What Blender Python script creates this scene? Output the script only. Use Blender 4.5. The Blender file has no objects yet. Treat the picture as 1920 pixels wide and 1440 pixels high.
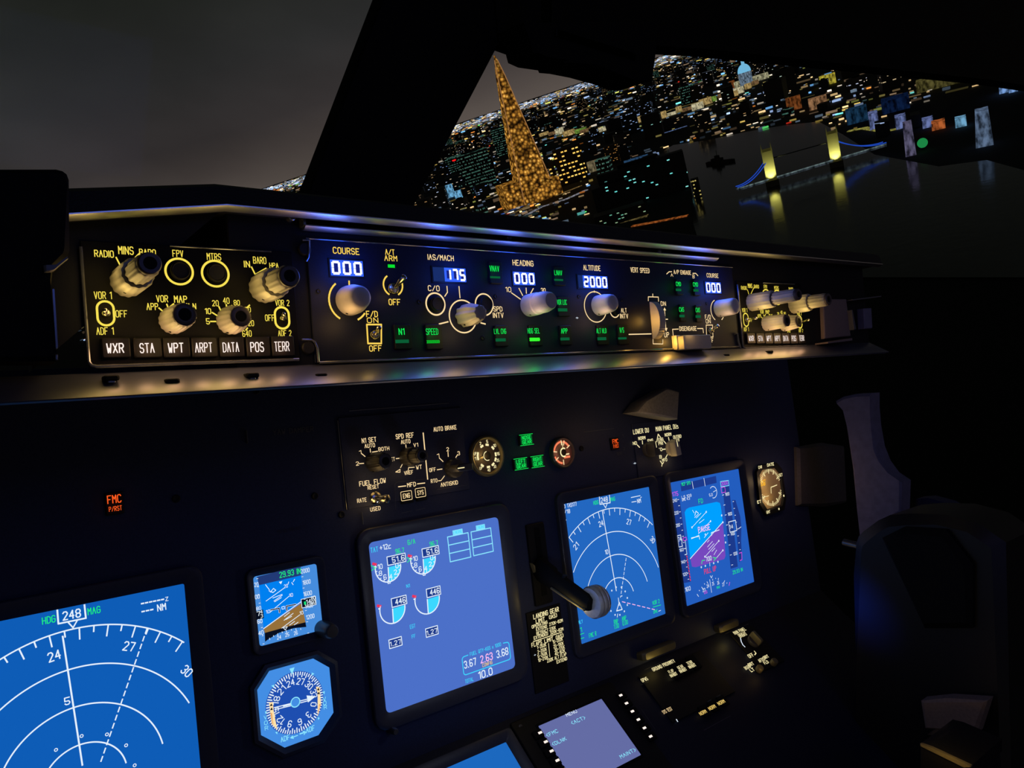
import bpy, math, random
import numpy as np
from mathutils import Matrix, Vector
random.seed(7)
SC = bpy.context.scene
COL = SC.collection
pi = math.pi

# ---------------------------------------------------------------- camera, world, exposure
FPX = 1420.0                                   # focal length for a 1920 px wide frame
EYE = np.array([0.0, 0.0, 1.2])                # the left-hand seat, head height
def unit(a):
    a = np.array(a, float)
    return a / np.linalg.norm(a)
# attitude of the camera: looks 38 degrees to the right of the nose, 5.6 degrees down, slightly rolled
_X = unit([1815, -123, FPX])
_V = np.array([0, 1.0, 0]); _V = unit(_V - _X * _V.dot(_X))
_N = np.cross(_X, _V)
def tilt(deg):
    t = math.radians(deg)
    return math.cos(t) * _V + math.sin(t) * _N, -math.sin(t) * _V + math.cos(t) * _N
_down, _fwd = tilt(4.75)
ROT = np.array([_X, _fwd, -_down])             # camera axes -> world axes (X right, Y nose, Z up)
cam_d = bpy.data.cameras.new('camera'); cam = bpy.data.objects.new('camera', cam_d); COL.objects.link(cam)
cam_d.sensor_width = 36; cam_d.lens = FPX / 1920 * 36
cam_d.clip_start = 0.01; cam_d.clip_end = 250000
_m = np.eye(4); _m[:3, 0] = ROT @ [1, 0, 0]; _m[:3, 1] = ROT @ [0, -1, 0]; _m[:3, 2] = ROT @ [0, 0, -1]; _m[:3, 3] = EYE
cam.matrix_world = Matrix(_m.tolist())
SC.camera = cam
vs = SC.view_settings
vs.view_transform = 'Standard'; vs.look = 'None'; vs.exposure = 0; vs.gamma = 1; vs.use_curve_mapping = False

# the aircraft is banked: the city's own axes seen from the cockpit
_h1 = np.array([499 - 960, 349 - 720, FPX]); _h2 = np.array([1234 - 960, 105 - 720, FPX])
CUP = -unit(ROT @ np.cross(_h1, _h2))
if CUP[2] < 0: CUP = -CUP
CY = unit(np.array([0, 1.0, 0]) - CUP * CUP[1]); CX = np.cross(CY, CUP)

def lin(c):
    return tuple((x / 255 / 12.92) if x / 255 <= 0.04045 else ((x / 255 + 0.055) / 1.055) ** 2.4 for x in c)

wd = bpy.data.worlds.new('night_sky'); SC.world = wd; wd.use_nodes = True
nt = wd.node_tree; nt.nodes.clear()
N = nt.nodes.new
out = N('ShaderNodeOutputWorld'); bg = N('ShaderNodeBackground'); nt.links.new(bg.outputs[0], out.inputs[0])
tc = N('ShaderNodeTexCoord'); dt = N('ShaderNodeVectorMath'); dt.operation = 'DOT_PRODUCT'; dt.inputs[1].default_value = CUP.tolist()
nt.links.new(tc.outputs['Generated'], dt.inputs[0])
cr = N('ShaderNodeValToRGB'); nt.links.new(dt.outputs['Value'], cr.inputs[0])
e = cr.color_ramp.elements
e[0].position = 0.0; e[0].color = (*lin((83, 75, 70)), 1)
e[1].position = 0.9; e[1].color = (*lin((20, 23, 20)), 1)
for p_, c_ in ((0.03, (71, 64, 61)), (0.07, (54, 50, 50)), (0.14, (44, 44, 44)), (0.22, (35, 37, 34))):
    x_ = e.new(p_); x_.color = (*lin(c_), 1)
nz = N('ShaderNodeTexNoise'); nz.inputs['Scale'].default_value = 3.2; nz.inputs['Detail'].default_value = 4; nz.inputs['Roughness'].default_value = .45
mp = N('ShaderNodeMapping'); mp.inputs['Scale'].default_value = (1, 1, 2.2); nt.links.new(tc.outputs['Generated'], mp.inputs[0]); nt.links.new(mp.outputs[0], nz.inputs['Vector'])
mr = N('ShaderNodeMapRange'); mr.inputs[1].default_value = .35; mr.inputs[2].default_value = .68; mr.inputs[3].default_value = .72; mr.inputs[4].default_value = 1.18
nt.links.new(nz.outputs[0], mr.inputs[0])
mx = N('ShaderNodeMix'); mx.data_type = 'RGBA'; mx.blend_type = 'MULTIPLY'; mx.inputs[0].default_value = 1
nt.links.new(cr.outputs[0], mx.inputs[6]); nt.links.new(mr.outputs[0], mx.inputs[7]); nt.links.new(mx.outputs[2], bg.inputs[0])
bg.inputs[1].default_value = 1.0

def add_light(name, kind, loc, color, power, radius=.004, size=None, aim=None, size_y=None):
    d = bpy.data.lights.new(name, kind); d.energy = power; d.color = lin(color)
    if kind == 'POINT': d.shadow_soft_size = radius
    if kind == 'AREA':
        d.size = size
        if size_y: d.shape = 'RECTANGLE'; d.size_y = size_y
    o = bpy.data.objects.new(name, d); COL.objects.link(o); o.location = [float(x) for x in loc]
    if aim is not None:
        o.rotation_euler = (Vector([float(x) for x in aim]) - o.location).to_track_quat('-Z', 'Y').to_euler()
    return o
# unseen dim blue area light added behind the seats to fill the cockpit
add_light('blue_fill', 'AREA', (0.45, -1.0, 1.9), (105, 130, 255), 1.1, size=.5, aim=(0.5, .7, 1.0))

# ---------------------------------------------------------------- materials (all procedural)
MATS = {}
def mat(name, color, rough=.5, metal=0., bump=.0, bscale=300., spec=.5, trans=0., ior=1.45, coat=0., mottle=.25):
    if name in MATS: return MATS[name]
    m = bpy.data.materials.new(name); m.use_nodes = True; MATS[name] = m
    t = m.node_tree; b = t.nodes['Principled BSDF']
    b.inputs['Roughness'].default_value = rough; b.inputs['Metallic'].default_value = metal
    b.inputs['Specular IOR Level'].default_value = spec; b.inputs['IOR'].default_value = ior
    b.inputs['Transmission Weight'].default_value = trans; b.inputs['Coat Weight'].default_value = coat
    c = lin(color)
    co = t.nodes.new('ShaderNodeTexCoord'); n = t.nodes.new('ShaderNodeTexNoise'); n.inputs['Scale'].default_value = bscale
    t.links.new(co.outputs['Object'], n.inputs['Vector'])
    r = t.nodes.new('ShaderNodeValToRGB'); t.links.new(n.outputs[0], r.inputs[0])
    r.color_ramp.elements[0].position = .3; r.color_ramp.elements[1].position = .7
    r.color_ramp.elements[0].color = (*[x * (1 - mottle) for x in c], 1); r.color_ramp.elements[1].color = (*c, 1)
    t.links.new(r.outputs[0], b.inputs['Base Color'])
    if bump:
        bn = t.nodes.new('ShaderNodeBump'); bn.inputs['Strength'].default_value = bump; bn.inputs['Distance'].default_value = .001
        t.links.new(n.outputs[0], bn.inputs['Height']); t.links.new(bn.outputs[0], b.inputs['Normal'])
    return m
def glow(name, color, k=1., lamp=False):
    if name in MATS: return MATS[name]
    m = bpy.data.materials.new(name); m.use_nodes = True; MATS[name] = m
    t = m.node_tree; t.nodes.clear()
    o = t.nodes.new('ShaderNodeOutputMaterial'); e = t.nodes.new('ShaderNodeEmission')
    e.inputs[0].default_value = (*lin(color), 1); e.inputs[1].default_value = k
    t.links.new(e.outputs[0], o.inputs[0])
    m.cycles.emission_sampling = 'AUTO' if lamp else 'NONE'
    return m
PANEL = mat('black_panel_paint', (26, 30, 50), .55, bump=.05, bscale=900, spec=.2)
MIPM = mat('blue_black_panel_paint', (46, 53, 84), .55, bump=.05, bscale=900, spec=.2)
BOARD = mat('black_board_paint', (15, 17, 24), .6, bump=.05, bscale=900, spec=.2)
EFACE = mat('black_face_paint', (11, 11, 14), .6, bump=.05, bscale=900, spec=.12)
DARK = mat('matt_black_plastic', (22, 22, 25), .55, bump=.1, bscale=500, spec=.25)
KEY = mat('black_key_plastic', (13, 12, 13), .5, mottle=.1, spec=.2)
BLACK = mat('deep_black_trim', (14, 15, 16), .7, bump=.1, bscale=200, spec=.15)
LEATHER = mat('black_padded_vinyl', (18, 19, 22), .6, bump=.3, bscale=700)
RAIL = mat('satin_grey_edge_metal', (120, 122, 130), .22, .75, mottle=.1)
KNOB = mat('warm_grey_knob_plastic', (172, 168, 160), .42, mottle=.08)
WHITEK = mat('pale_grey_knob_plastic', (196, 190, 192), .45, mottle=.06)
DKNOB = mat('dark_grey_knob_plastic', (66, 64, 66), .38, mottle=.1)
CAP = mat('charcoal_knob_cap', (74, 64, 66), .4, mottle=.1)
CHROME = mat('bare_metal_lever', (190, 185, 175), .2, 1., mottle=.1)
ALU = mat('brushed_grey_wheel', (176, 178, 184), .32, .35, mottle=.15)
WALL = mat('mauve_grey_liner', (120, 115, 140), .7, bump=.1, bscale=80)
SCREENBZ = mat('screen_surround_plastic', (52, 56, 76), .4, mottle=.1, spec=.3)
YELLOW = glow('yellow_panel_lettering', (250, 225, 85), 1.0)
AMBERY = glow('golden_panel_lettering', (255, 214, 92), 1.0)
CREAM = glow('cream_panel_lettering', (255, 222, 165), 1.0)
PALE = glow('pale_yellow_lettering', (255, 240, 180), 1.0)
WHITE = glow('white_display_stroke', (228, 242, 255), 1.0)
HOT = glow('lit_legend_white', (255, 236, 226), 1.1)
DIGIT = glow('white_blue_segment', (236, 242, 255), 1.6)
BLUEBG = glow('blue_backlit_window', (48, 92, 240), 1.25, True)
BLUEDIM = glow('dim_blue_window', (24, 45, 105), 1.0)
SEGOFF = glow('dark_blue_segment', (22, 34, 130), 1.0)
GREEN = glow('green_legend', (20, 240, 90), 1.0)
GREENLAMP = glow('green_lamp', (10, 220, 50), 1.0)
HOTGREEN = glow('hot_green_lamp', (25, 220, 20), 9.0, True)
GREEND = glow('dim_green_bar', (10, 92, 52), 1.0)
ORANGE = glow('orange_legend', (255, 92, 32), 1.0)
FAINT = mat('faint_grey_print', (84, 84, 92), .6)
SG = glow('screen_green', (30, 235, 130), 1.0)
SC_ = glow('screen_cyan', (60, 215, 255), 1.0)
SLC = glow('screen_pale_cyan', (140, 230, 255), 1.0)
SM = glow('screen_magenta', (215, 80, 230), 1.0)
SR = glow('screen_red', (235, 50, 90), 1.0)
SPK = glow('screen_pink', (255, 190, 240), 1.0)
SAM = glow('screen_amber', (235, 200, 110), 1.0)
SNAVY = glow('screen_navy', (28, 58, 140), 1.0)
SBLK = glow('screen_black', (8, 14, 30), 1.0)

# ---------------------------------------------------------------- planes of the cockpit
def ray(x, y):
    return ROT @ np.array([(x - 960) / FPX, (y - 720) / FPX, 1.0])
class Plane:
    """A flat panel parallel to the cockpit's width: u right, v up the panel, w out of it towards the seats."""
    def __init__(s, deg, dist=None, through=None):
        d, n = tilt(deg)
        s.U = ROT @ _X; s.V = -(ROT @ d); s.W = -(ROT @ n)
        s.U = unit(np.where(abs(s.U) < 1e-9, 0, s.U))
        if through is not None: dist = -(through - EYE).dot(s.W)
        s.D = dist; s.O = EYE - s.W * dist
    def uv(s, x, y, w=0.):
        r = ray(x, y); p = r * ((s.D - w) / -r.dot(s.W))
        return p.dot(s.U), p.dot(s.V)
    def ux(s, x, v, w=0.):
        a, b = -2., 4.                                   # u where the panel row v meets image column x
        for _ in range(50):
            m = (a + b) / 2
            if proj(s.at(m, v, w))[0] < x: a = m
            else: b = m
        return a
    def at(s, u, v, w=0.): return s.O + s.U * u + s.V * v + s.W * w
    def dv(s, x, y, d, w=0.): return s.uv(x, y - d, w)[1] - s.uv(x, y, w)[1]
    def hgt(s, u, v, x, y):
        best = (9e9, 0)
        for k in range(0, 130):
            w = k * .0005; q = proj(s.at(u, v, w)); d = (q[0] - x) ** 2 + (q[1] - y) ** 2
            if d < best[0]: best = (d, w)
        return best[1]
def proj(p):
    c = ROT.T @ (p - EYE)
    if c[2] < 1e-4: return (-1e6, 0)
    return 960 + FPX * c[0] / c[2], 720 + FPX * c[1] / c[2]
MCP = Plane(-3.7, .50)
MIP = Plane(-7.25, .72)
LOW = Plane(-54, through=MIP.at(.5, -.316))
WIN = Plane(4.75, .98)

# ---------------------------------------------------------------- stroke lettering
G = {'A': '002640|1333', 'B': '00063645443303|3342413000', 'C': '453616050110304 1'.replace(' ', ''), 'D': '00062645412000', 'E': '46060040|0333',
 'F': '460600|0333', 'G': '45361605011030414323', 'H': '0006|4046|0343', 'I': '0006', 'J': '4641301001', 'K': '0006|4603|1440', 'L': '060040',
 'M': '0006234640', 'N': '00064046', 'O': '103041453616050110', 'P': '00063645443303', 'Q': '103041453616050110|2240', 'R': '00063645443303|2340',
 'S': '453616050413334241301001', 'T': '0646|2620', 'U': '060110304146', 'V': '062046', 'W': '0610233046', 'X': '0046|0640', 'Y': '062346|2320',
 'Z': '06460040', '0': '103041453616050110', '1': '052620', '2': '051636454400 40'.replace(' ', ''), '3': '05163645443323|3342413010 01'.replace(' ', ''),
 '4': '30360242', '5': '460603334241301001', '6': '45361605011030414233 1302'.replace(' ', ''), '7': '064620', '8': '13040516364544331302011030414233',
 '9': '011030414536160504133344', '/': '0046', '-': '0343', '.': '0010', '+': '0343|2125', '(': '26050120', ')': '06252100', '<': '360330', '>': '063300',
 'c': '44140100' + '40', 'x': '0044|0440', "'": '0604', 's': '44140342420 0'.replace(' ', '')}
G['c'] = '4414010040'; G['s'] = '44140313424000'[:12] + '00'
WID = {'I': 0, "'": 0, '.': 1, '1': 2, '(': 2, ')': 2, '<': 3, '>': 3, ' ': 2.4}
def advance(c): return WID.get(c, 4) + 2.0

# ---------------------------------------------------------------- mesh builder
class MB:
    def __init__(s, pl=None): s.v = []; s.f = []; s.mi = []; s.mats = []; s.pl = pl
    def k(s, m):
        if m not in s.mats: s.mats.append(m)
        return s.mats.index(m)
    def add(s, vs, fs, m):
        o = len(s.v); s.v += [tuple(map(float, p)) for p in vs]; i = s.k(m)
        for f in fs: s.f.append([o + j for j in f]); s.mi.append(i)
    def poly(s, pts, w, m): s.add([(a, b, w) for a, b in pts], [list(range(len(pts)))], m)
    def rect(s, u0, v0, u1, v1, w, m): s.poly([(u0, v0), (u1, v0), (u1, v1), (u0, v1)], w, m)
    def prism(s, pts, w0, w1, m, ch=0., top=None):
        """closed outline (counter-clockwise) raised from w0 to w1 with a chamfered rim"""
        n = len(pts); cx = sum(p[0] for p in pts) / n; cy = sum(p[1] for p in pts) / n
        def ins(d):
            r = []
            for p in pts:
                dx, dy = p[0] - cx, p[1] - cy; l = math.hypot(dx, dy) or 1
                q = max(0, 1 - d * 1.4 / l); r.append((cx + dx * q, cy + dy * q))
            return r
        rings = [(pts, w0), (pts, w1 - (ch if w1 > w0 else -ch))] + ([(ins(ch), w1)] if ch else [])
        vs = [(a, b, w) for r, w in rings for a, b in r]; fs = []
        for k in range(len(rings) - 1):
            for i in range(n):
                j = (i + 1) % n; fs.append([k * n + i, k * n + j, (k + 1) * n + j, (k + 1) * n + i])
        s.add(vs, fs + [list(range(n))[::-1]], m)
        o = (len(rings) - 1) * n
        s.add(vs[o:o + n], [list(range(n))], top or m)
    def box(s, u0, v0, u1, v1, w0, w1, m, ch=.0006, rc=0., top=None):
        s.prism(rrect(u0, v0, u1, v1, rc), w0, w1, m, ch, top)
    def lathe(s, u, v, prof, m, seg=36, fl=0, fd=0., ax=None):
        vs = []; fs = []
        for r, w in prof:
            for i in range(seg):
                a = 2 * pi * i / seg
                q = r * (1 - fd * (.5 + .5 * math.cos(fl * a))) if fl else r
                vs.append((u + q * math.cos(a), v + q * math.sin(a), w))
        for k in range(len(prof) - 1):
            for i in range(seg):
                j = (i + 1) % seg; fs.append([k * seg + i, k * seg + j, (k + 1) * seg + j, (k + 1) * seg + i])
        o = (len(prof) - 1) * seg
        fs.append([o + i for i in range(seg)])
        s.add(vs, fs, m)
    def disc(s, u, v, r, w, m, seg=28, ry=None): s.poly([(u + r * math.cos(2 * pi * i / seg), v + (ry or r) * math.sin(2 * pi * i / seg)) for i in range(seg)], w, m)
    def ring(s, u, v, r, t, w, m, a0=0., a1=360., seg=40):
        n = max(3, int(seg * abs(a1 - a0) / 360)); pts = [(u + r * math.cos(math.radians(a0 + (a1 - a0) * i / n)), v + r * math.sin(math.radians(a0 + (a1 - a0) * i / n))) for i in range(n + 1)]
        s.line(pts, t, w, m)
    def line(s, pts, t, w, m, cap=True):
        h = t / 2
        for a, b in zip(pts, pts[1:]):
            dx, dy = b[0] - a[0], b[1] - a[1]; l = math.hypot(dx, dy)
            if l < 1e-9: continue
            nx, ny = -dy / l * h, dx / l * h; ex, ey = (dx / l * h * .6, dy / l * h * .6) if cap else (0, 0)
            s.poly([(a[0] - ex - nx, a[1] - ey - ny), (b[0] + ex - nx, b[1] + ey - ny), (b[0] + ex + nx, b[1] + ey + ny), (a[0] - ex + nx, a[1] - ey + ny)], w, m)
        if cap:
            for p in pts[1:-1]: s.disc(p[0], p[1], h, w, m, 8)
    def tube(s, pts, r, m, seg=10):
        P = [np.array(p, float) for p in pts]; vs = []; fs = []
        up = np.array([.13, .31, .94])
        for i, p in enumerate(P):
            t = unit(P[min(i + 1, len(P) - 1)] - P[max(i - 1, 0)]); a = unit(np.cross(t, up)); b = np.cross(t, a)
            q = r[i] if isinstance(r, (list, tuple)) else r
            for k in range(seg):
                c = 2 * pi * k / seg; vs.append(p + a * q * math.cos(c) + b * q * math.sin(c))
        for i in range(len(P) - 1):
            for k in range(seg):
                j = (k + 1) % seg; fs.append([i * seg + k, i * seg + j, (i + 1) * seg + j, (i + 1) * seg + k])
        fs.append(list(range(seg))[::-1]); fs.append([(len(P) - 1) * seg + k for k in range(seg)])
        s.add(vs, fs, m)
    # the following take image positions on the panel (measured on the photograph) and land on the panel itself
    def text(s, st, x, y, x2, h, m, w=.0004, wt=.16, gap=0):
        u0, v0 = s.pl.uv(x, y, w); u1 = s.pl.ux(x2, v0, w); hh = s.pl.dv(x, y, h, w)
        s.text_at(st, u0, v0, u1 - u0, hh, m, w, wt)
    def text_at(s, st, u0, v0, width, hh, m, w=.0004, wt=.17, ang=0.):
        tot = sum(advance(c) for c in st) - 2.0; sx = width / tot; sy = hh / 6; x = 0; ca, sa = math.cos(ang), math.sin(ang)
        t = min(wt * hh, sx * 1.25)
        for c in st:
            for pl in G.get(c, '').split('|'):
                pts = [(x + int(pl[i]), int(pl[i + 1])) for i in range(0, len(pl) - 1, 2)]
                pts = [(a * sx, b * sy) for a, b in pts]
                if pts: s.line([(u0 + a * ca - b * sa, v0 + a * sa + b * ca) for a, b in pts], t, w, m)
            x += advance(c)
    def ln(s, xy, px, m, w=.0004, closed=False):
        p = [s.pl.uv(a, b, w) for a, b in xy]
        if closed: p.append(p[0])
        s.line(p, s.pl.dv(xy[0][0], xy[0][1], px, w), w, m)
    def pg(s, xy, m, w=.0004): s.poly([s.pl.uv(a, b, w) for a, b in xy], w, m)
    def rc(s, x0, y0, x1, y1, m, w=.0004):
        a, b = s.pl.uv(x0, y0, w), s.pl.uv(x1, y1, w); s.rect(min(a[0], b[0]), min(a[1], b[1]), max(a[0], b[0]), max(a[1], b[1]), w, m)
    def build(s, name, parent=None, origin=None, smooth=True):
        me = bpy.data.meshes.new(name)
        o3 = np.array(origin if origin is not None else (parent['_o'] if parent is not None and '_o' in parent else (0, 0, 0)), float)
        me.from_pydata([tuple(np.array(p) - o3) for p in s.v], [], s.f)
        for m in s.mats: me.materials.append(m)
        me.polygons.foreach_set('material_index', s.mi)
        if smooth: me.shade_smooth(); me.set_sharp_from_angle(angle=.7)
        me.update()
        o = bpy.data.objects.new(name, me); COL.objects.link(o)
        if parent is not None:
            o.parent = parent
            o['_o'] = [float(x) for x in o3]
        return o
def rrect(u0, v0, u1, v1, r=0., n=4):
    if r <= 0: return [(u0, v0), (u1, v0), (u1, v1), (u0, v1)]
    p = []
    for cx, cy, a in ((u1 - r, v0 + r, -90), (u1 - r, v1 - r, 0), (u0 + r, v1 - r, 90), (u0 + r, v0 + r, 180)):
        for i in range(n + 1):
            t = math.radians(a + 90 * i / n); p.append((cx + r * math.cos(t), cy + r * math.sin(t)))
    return p
def tag(o, label, cat, group=None, kind=None):
    if label: o['label'] = label
    if cat: o['category'] = cat
    if group: o['group'] = group
    if kind: o['kind'] = kind
    return o
def frame_of(pl, u, v, w=0.):
    m = np.eye(4); m[:3, 0] = pl.U; m[:3, 1] = pl.V; m[:3, 2] = pl.W; m[:3, 3] = pl.at(u, v, w); return Matrix(m.tolist())
def thing(name, label, cat, pl, u, v, w=0., group=None):
    o = bpy.data.objects.new(name, None); COL.objects.link(o); o.empty_display_size = .01
    o.matrix_world = frame_of(pl, u, v, w); o['_o'] = [float(u), float(v), float(w)]
    return tag(o, label, cat, group)
def solo(mb, name, label, cat, u, v, w=0., group=None):
    """a thing that is one mesh"""
    o = mb.build(name, None, (u, v, w)); o.matrix_world = frame_of(mb.pl, u, v, w); return tag(o, label, cat, group)
def lamp(pl, x, y, w, color, power, r=.003, name='panel_fill'):  # unseen point light added near a panel for its glow
    u, v = pl.uv(x, y, w); return add_light(name, 'POINT', pl.at(u, v, w), color, power, r)

# ---------------------------------------------------------------- the cockpit's setting: posts, ceiling, panes
def struct(mb, name, pl=None):
    o = mb.build(name, None, (0, 0, 0)); o.matrix_world = frame_of(mb.pl, 0, 0, 0); o['kind'] = 'structure'; return o
def outline(mb, px, w0, w1, m, ch=0.):
    p = [mb.pl.uv(a, b, max(w0, w1)) for a, b in px]
    if sum(p[i][0] * p[(i + 1) % len(p)][1] - p[(i + 1) % len(p)][0] * p[i][1] for i in range(len(p))) < 0: p = p[::-1]
    mb.prism(p, min(w0, w1), max(w0, w1), m, ch)
b = MB(WIN); outline(b, [(742, -70), (715, 0), (579, 358), (560, 415), (764, 415), (778, 385), (941, 74), (1010, -70)], -.035, 0, BLACK, .004); struct(b, 'trim_1')
b = MB(WIN); outline(b, [(920, -90), (936, 78), (942, 74), (960, 76), (1003, 92), (1100, 96), (1234, 86), (1340, 93), (1860, 150), (2000, 172), (2100, -90)], -.05, .004, BLACK); struct(b, 'ceiling')
GLASS = mat('clear_pane', (255, 255, 255), .02, mottle=0)
_t = GLASS.node_tree; _o = [n for n in _t.nodes if n.type == 'OUTPUT_MATERIAL'][0]
_tr = _t.nodes.new('ShaderNodeBsdfTransparent'); _mx = _t.nodes.new('ShaderNodeMixShader'); _mx.inputs[0].default_value = .0015
_gl = _t.nodes.new('ShaderNodeBsdfGlossy'); _gl.inputs['Roughness'].default_value = .03
_t.links.new(_tr.outputs[0], _mx.inputs[1]); _t.links.new(_gl.outputs[0], _mx.inputs[2]); _t.links.new(_mx.outputs[0], _o.inputs[0])
for nm, px in (('window_1', [(-140, -60), (738, -60), (572, 430), (-140, 430)]), ('window_2', [(1000, -60), (2080, -60), (2080, 540), (760, 430)])):
    b = MB(WIN); outline(b, px, -.042, -.037, GLASS); struct(b, nm)
# rim of the glass seen in the wide window: a standby compass hangs under the ceiling
NEAR = Plane(4.75, .86)
b = MB(NEAR)
outline(b, [(985, 40), (998, 78), (1003, 98), (1022, 107), (1060, 113), (1062, 118), (1082, 120), (1120, 128), (1170, 143), (1190, 151), (1205, 154), (1226, 150), (1235, 84), (1236, 40)], -.03, .03, BLACK, .004)
u_, v_ = NEAR.uv(1110, 70)
cmp_ = thing('standby_compass', 'black standby compass silhouette hanging from the top of the wide window', 'compass', NEAR, u_, v_)
b.build('housing', cmp_)
b = MB(NEAR); b.pl = NEAR
q0, q1 = NEAR.uv(1040, 60, .03), NEAR.uv(1190, 110, .03)
b.box(q0[0], q1[1], q1[0], q0[1], .03, .034, DARK, .001, .006); b.build('face_plate', cmp_)
b = MB(NEAR); b.box(q0[0] + .01, q0[1] + .005, q0[0] + .03, q0[1] + .12, -.012, .012, BLACK); b.build('bracket', cmp_)

# ---------------------------------------------------------------- glareshield
def inv(pl, p):
    d = np.array(p) - pl.O; return d.dot(pl.U), d.dot(pl.V), d.dot(pl.W)
def at_z(x, y, z):
    r = ray(x, y); return EYE + r * ((z - EYE[2]) / r[2])
gs = thing('glareshield', 'long black padded glareshield above the row of lit control panels', 'glareshield', MCP, .4, .1)
def loft(mb, secs, m):
    n = len(secs[0]); vs = [p for s_ in secs for p in s_]; fs = []
    for i in range(len(secs) - 1):
        for j in range(n):
            k = (j + 1) % n; fs.append([i * n + j, i * n + k, (i + 1) * n + k, (i + 1) * n + j])
    fs.append(list(range(n))[::-1]); fs.append([(len(secs) - 1) * n + j for j in range(n)])
    mb.add(vs, fs, m)
LW = .016
cu, cv = MCP.uv(425, 384, LW); lc = MCP.at(cu, cv, LW)
bu, bv = MCP.uv(402, 342, .004); bc = MCP.at(bu, bv, .004)
Ls = [(*MCP.uv(-60, 412, LW), LW), (*MCP.uv(130, 401, LW), LW), (cu, cv, LW), (1.02, cv, LW)]
Bs = [(*MCP.uv(-60, 356, .004), .004), (*MCP.uv(130, 350, .004), .004), (bu, bv, .004), (1.02, bv, .004)]
b = MB(MCP); secs = []
for L, B in zip(Ls, Bs):
    L = np.array(L); B = np.array(B)
    m1 = L * .35 + B * .65 + np.array([0, .0015, .004])
    secs.append([L + [0, -.0006, -.006], L + [0, .0002, .0], m1, B + [0, -.001, 0], B + [0, 0, -.004], B + [0, -.004, -.30], L + [0, -.010, -.30]])
loft(b, secs, LEATHER); b.build('padded_brow', gs)
LIPM = mat('polished_lip_metal', (225, 226, 232), .34, 1., mottle=0)
b = MB(MCP); loft(b, [[np.array(l) + d for d in ([0, .0004, .0006], [0, -.0004, .0006], [0, -.0030, -.0041], [0, -.0030, -.0056], [0, .0004, -.0056])] for l in Ls], LIPM); b.build('lip_edge_strip', gs)
# front board that carries the three control panels
q = MCP.uv(597, 686)[1]
b = MB(MCP); outline(b, [(60, 694), (60, 406), (130, 403), (425, 386)], -.02, -.0012, BOARD)
b.box(MCP.uv(424, 386)[0], q, 1.0, cv - .001, -.02, -.0012, BOARD); b.build('front_board', gs)
# metal rail along the top of the middle panel
b = MB(MCP); r0 = MCP.uv(572, 423, .006)
u1 = MCP.ux(1347, r0[1], .006)
loft(b, [[np.array([u, r0[1], .006]) + d for d in ([0, .0006, .0008], [0, -.0002, .0010], [0, -.0022, -.0024], [0, -.0022, -.006], [0, .0006, -.006])] for u in (r0[0], u1)], LIPM); b.box(r0[0] - .001, r0[1], r0[0] + .001, r0[1] + .011, -.0012, .006, RAIL)
b.build('top_rail', gs)
# ledge under the panels, sloping out towards the seats
v1 = MCP.uv(600, 721, .024)[1]; q2 = MCP.uv(597, 683)[1]
LEDGE = mat('grey_satin_ledge', (92, 92, 98), .36, bump=.05, bscale=600, mottle=.12)
LEDGE2 = mat('dark_glossy_ledge', (50, 53, 74), .40, bump=.03, bscale=600, mottle=.12, spec=.5, ior=2.3)
b = MB(MCP); secs = []
for u in (-.2, .2, .6, 1.0):
    secs.append([np.array(p) for p in ((u, q2, -.001), (u, v1 + .0008, .0235), (u, v1 + .0002, .0240), (u, v1 - .0004, .0236), (u, v1 - .0012, .018), (u, q2 - .004, -.17), (u, q2 - .001, -.17))])
loft(b, secs, LEDGE2); b.build('lower_ledge', gs)
for (x, y, s_) in ((208, 709, 1), (322, 715, .9), (472, 704, 1), (601, 705, 1), (1259, 675, .8), (1361, 667, .7), (1443, 660, .7)):
    b = MB(MCP); f_ = .012; a = MCP.uv(x, y, f_)
    b.box(a[0] - .0042, a[1] - .0016, a[0] + .0042, a[1] + .0016, f_ - .004, f_ + .0026, BLACK, .0008, .0012)
    b.box(a[0] - .002, a[1] - .0028, a[0] + .002, a[1] - .0016, f_ - .004, f_ + .002, RAIL, .0003); b.build('ledge_fastener', gs)
# small screws in the brow lip
for (x, y) in ((548, 406), (955, 444), (1237, 471)):
    a = MCP.uv(x, y, .004); b = MB(MCP); b.lathe(a[0], a[1], [(.0028, -.002), (.0028, .004), (.0022, .0046), (.0009, .0046)], RAIL, 16); b.build('lip_screw', gs)
# small bracket under the glareshield brightened by an added point light
b = MB(MIP); outline(b, [(1194, 772), (1210, 752), (1252, 727), (1275, 735), (1272, 786), (1236, 780)], .004, .03, mat('pale_bracket_paint', (165, 158, 146), .6), .002)
solo(b, 'gusset_bracket', 'triangular grey bracket under the glareshield above the two bar knobs', 'bracket', *MIP.uv(1235, 765), .004)
# black housing at the far left edge, in front of the window
u_, v_ = MCP.uv(60, 500, .03)
hs = thing('side_housing', 'rounded black housing at the far left edge beside the control panel', 'housing', MCP, u_, v_)
b = MB(MCP); outline(b, [(-90, 316), (106, 316), (118, 319), (126, 325), (130, 336), (131, 470), (127, 481), (100, 505), (96, 535), (108, 677), (-90, 677)], .001, .03, BLACK, .002); b.build('case', hs)
b = MB(MCP); outline(b, [(82, 497), (106, 497), (127, 480), (129, 484), (100, 509), (84, 510)], .0305, .034, LEDGE, .0008); b.build('glint_strip', hs)  # pale strip added to carry the warm glint on the rounded corner
b = MB(MCP); outline(b, [(98, 540), (102, 540), (109, 652), (105, 656)], .0305, .032, RAIL, .0004); outline(b, [(104, 664), (109, 664), (109, 676), (104, 676)], .0305, .032, RAIL, .0004); b.build('edge_trim', hs)

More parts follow.
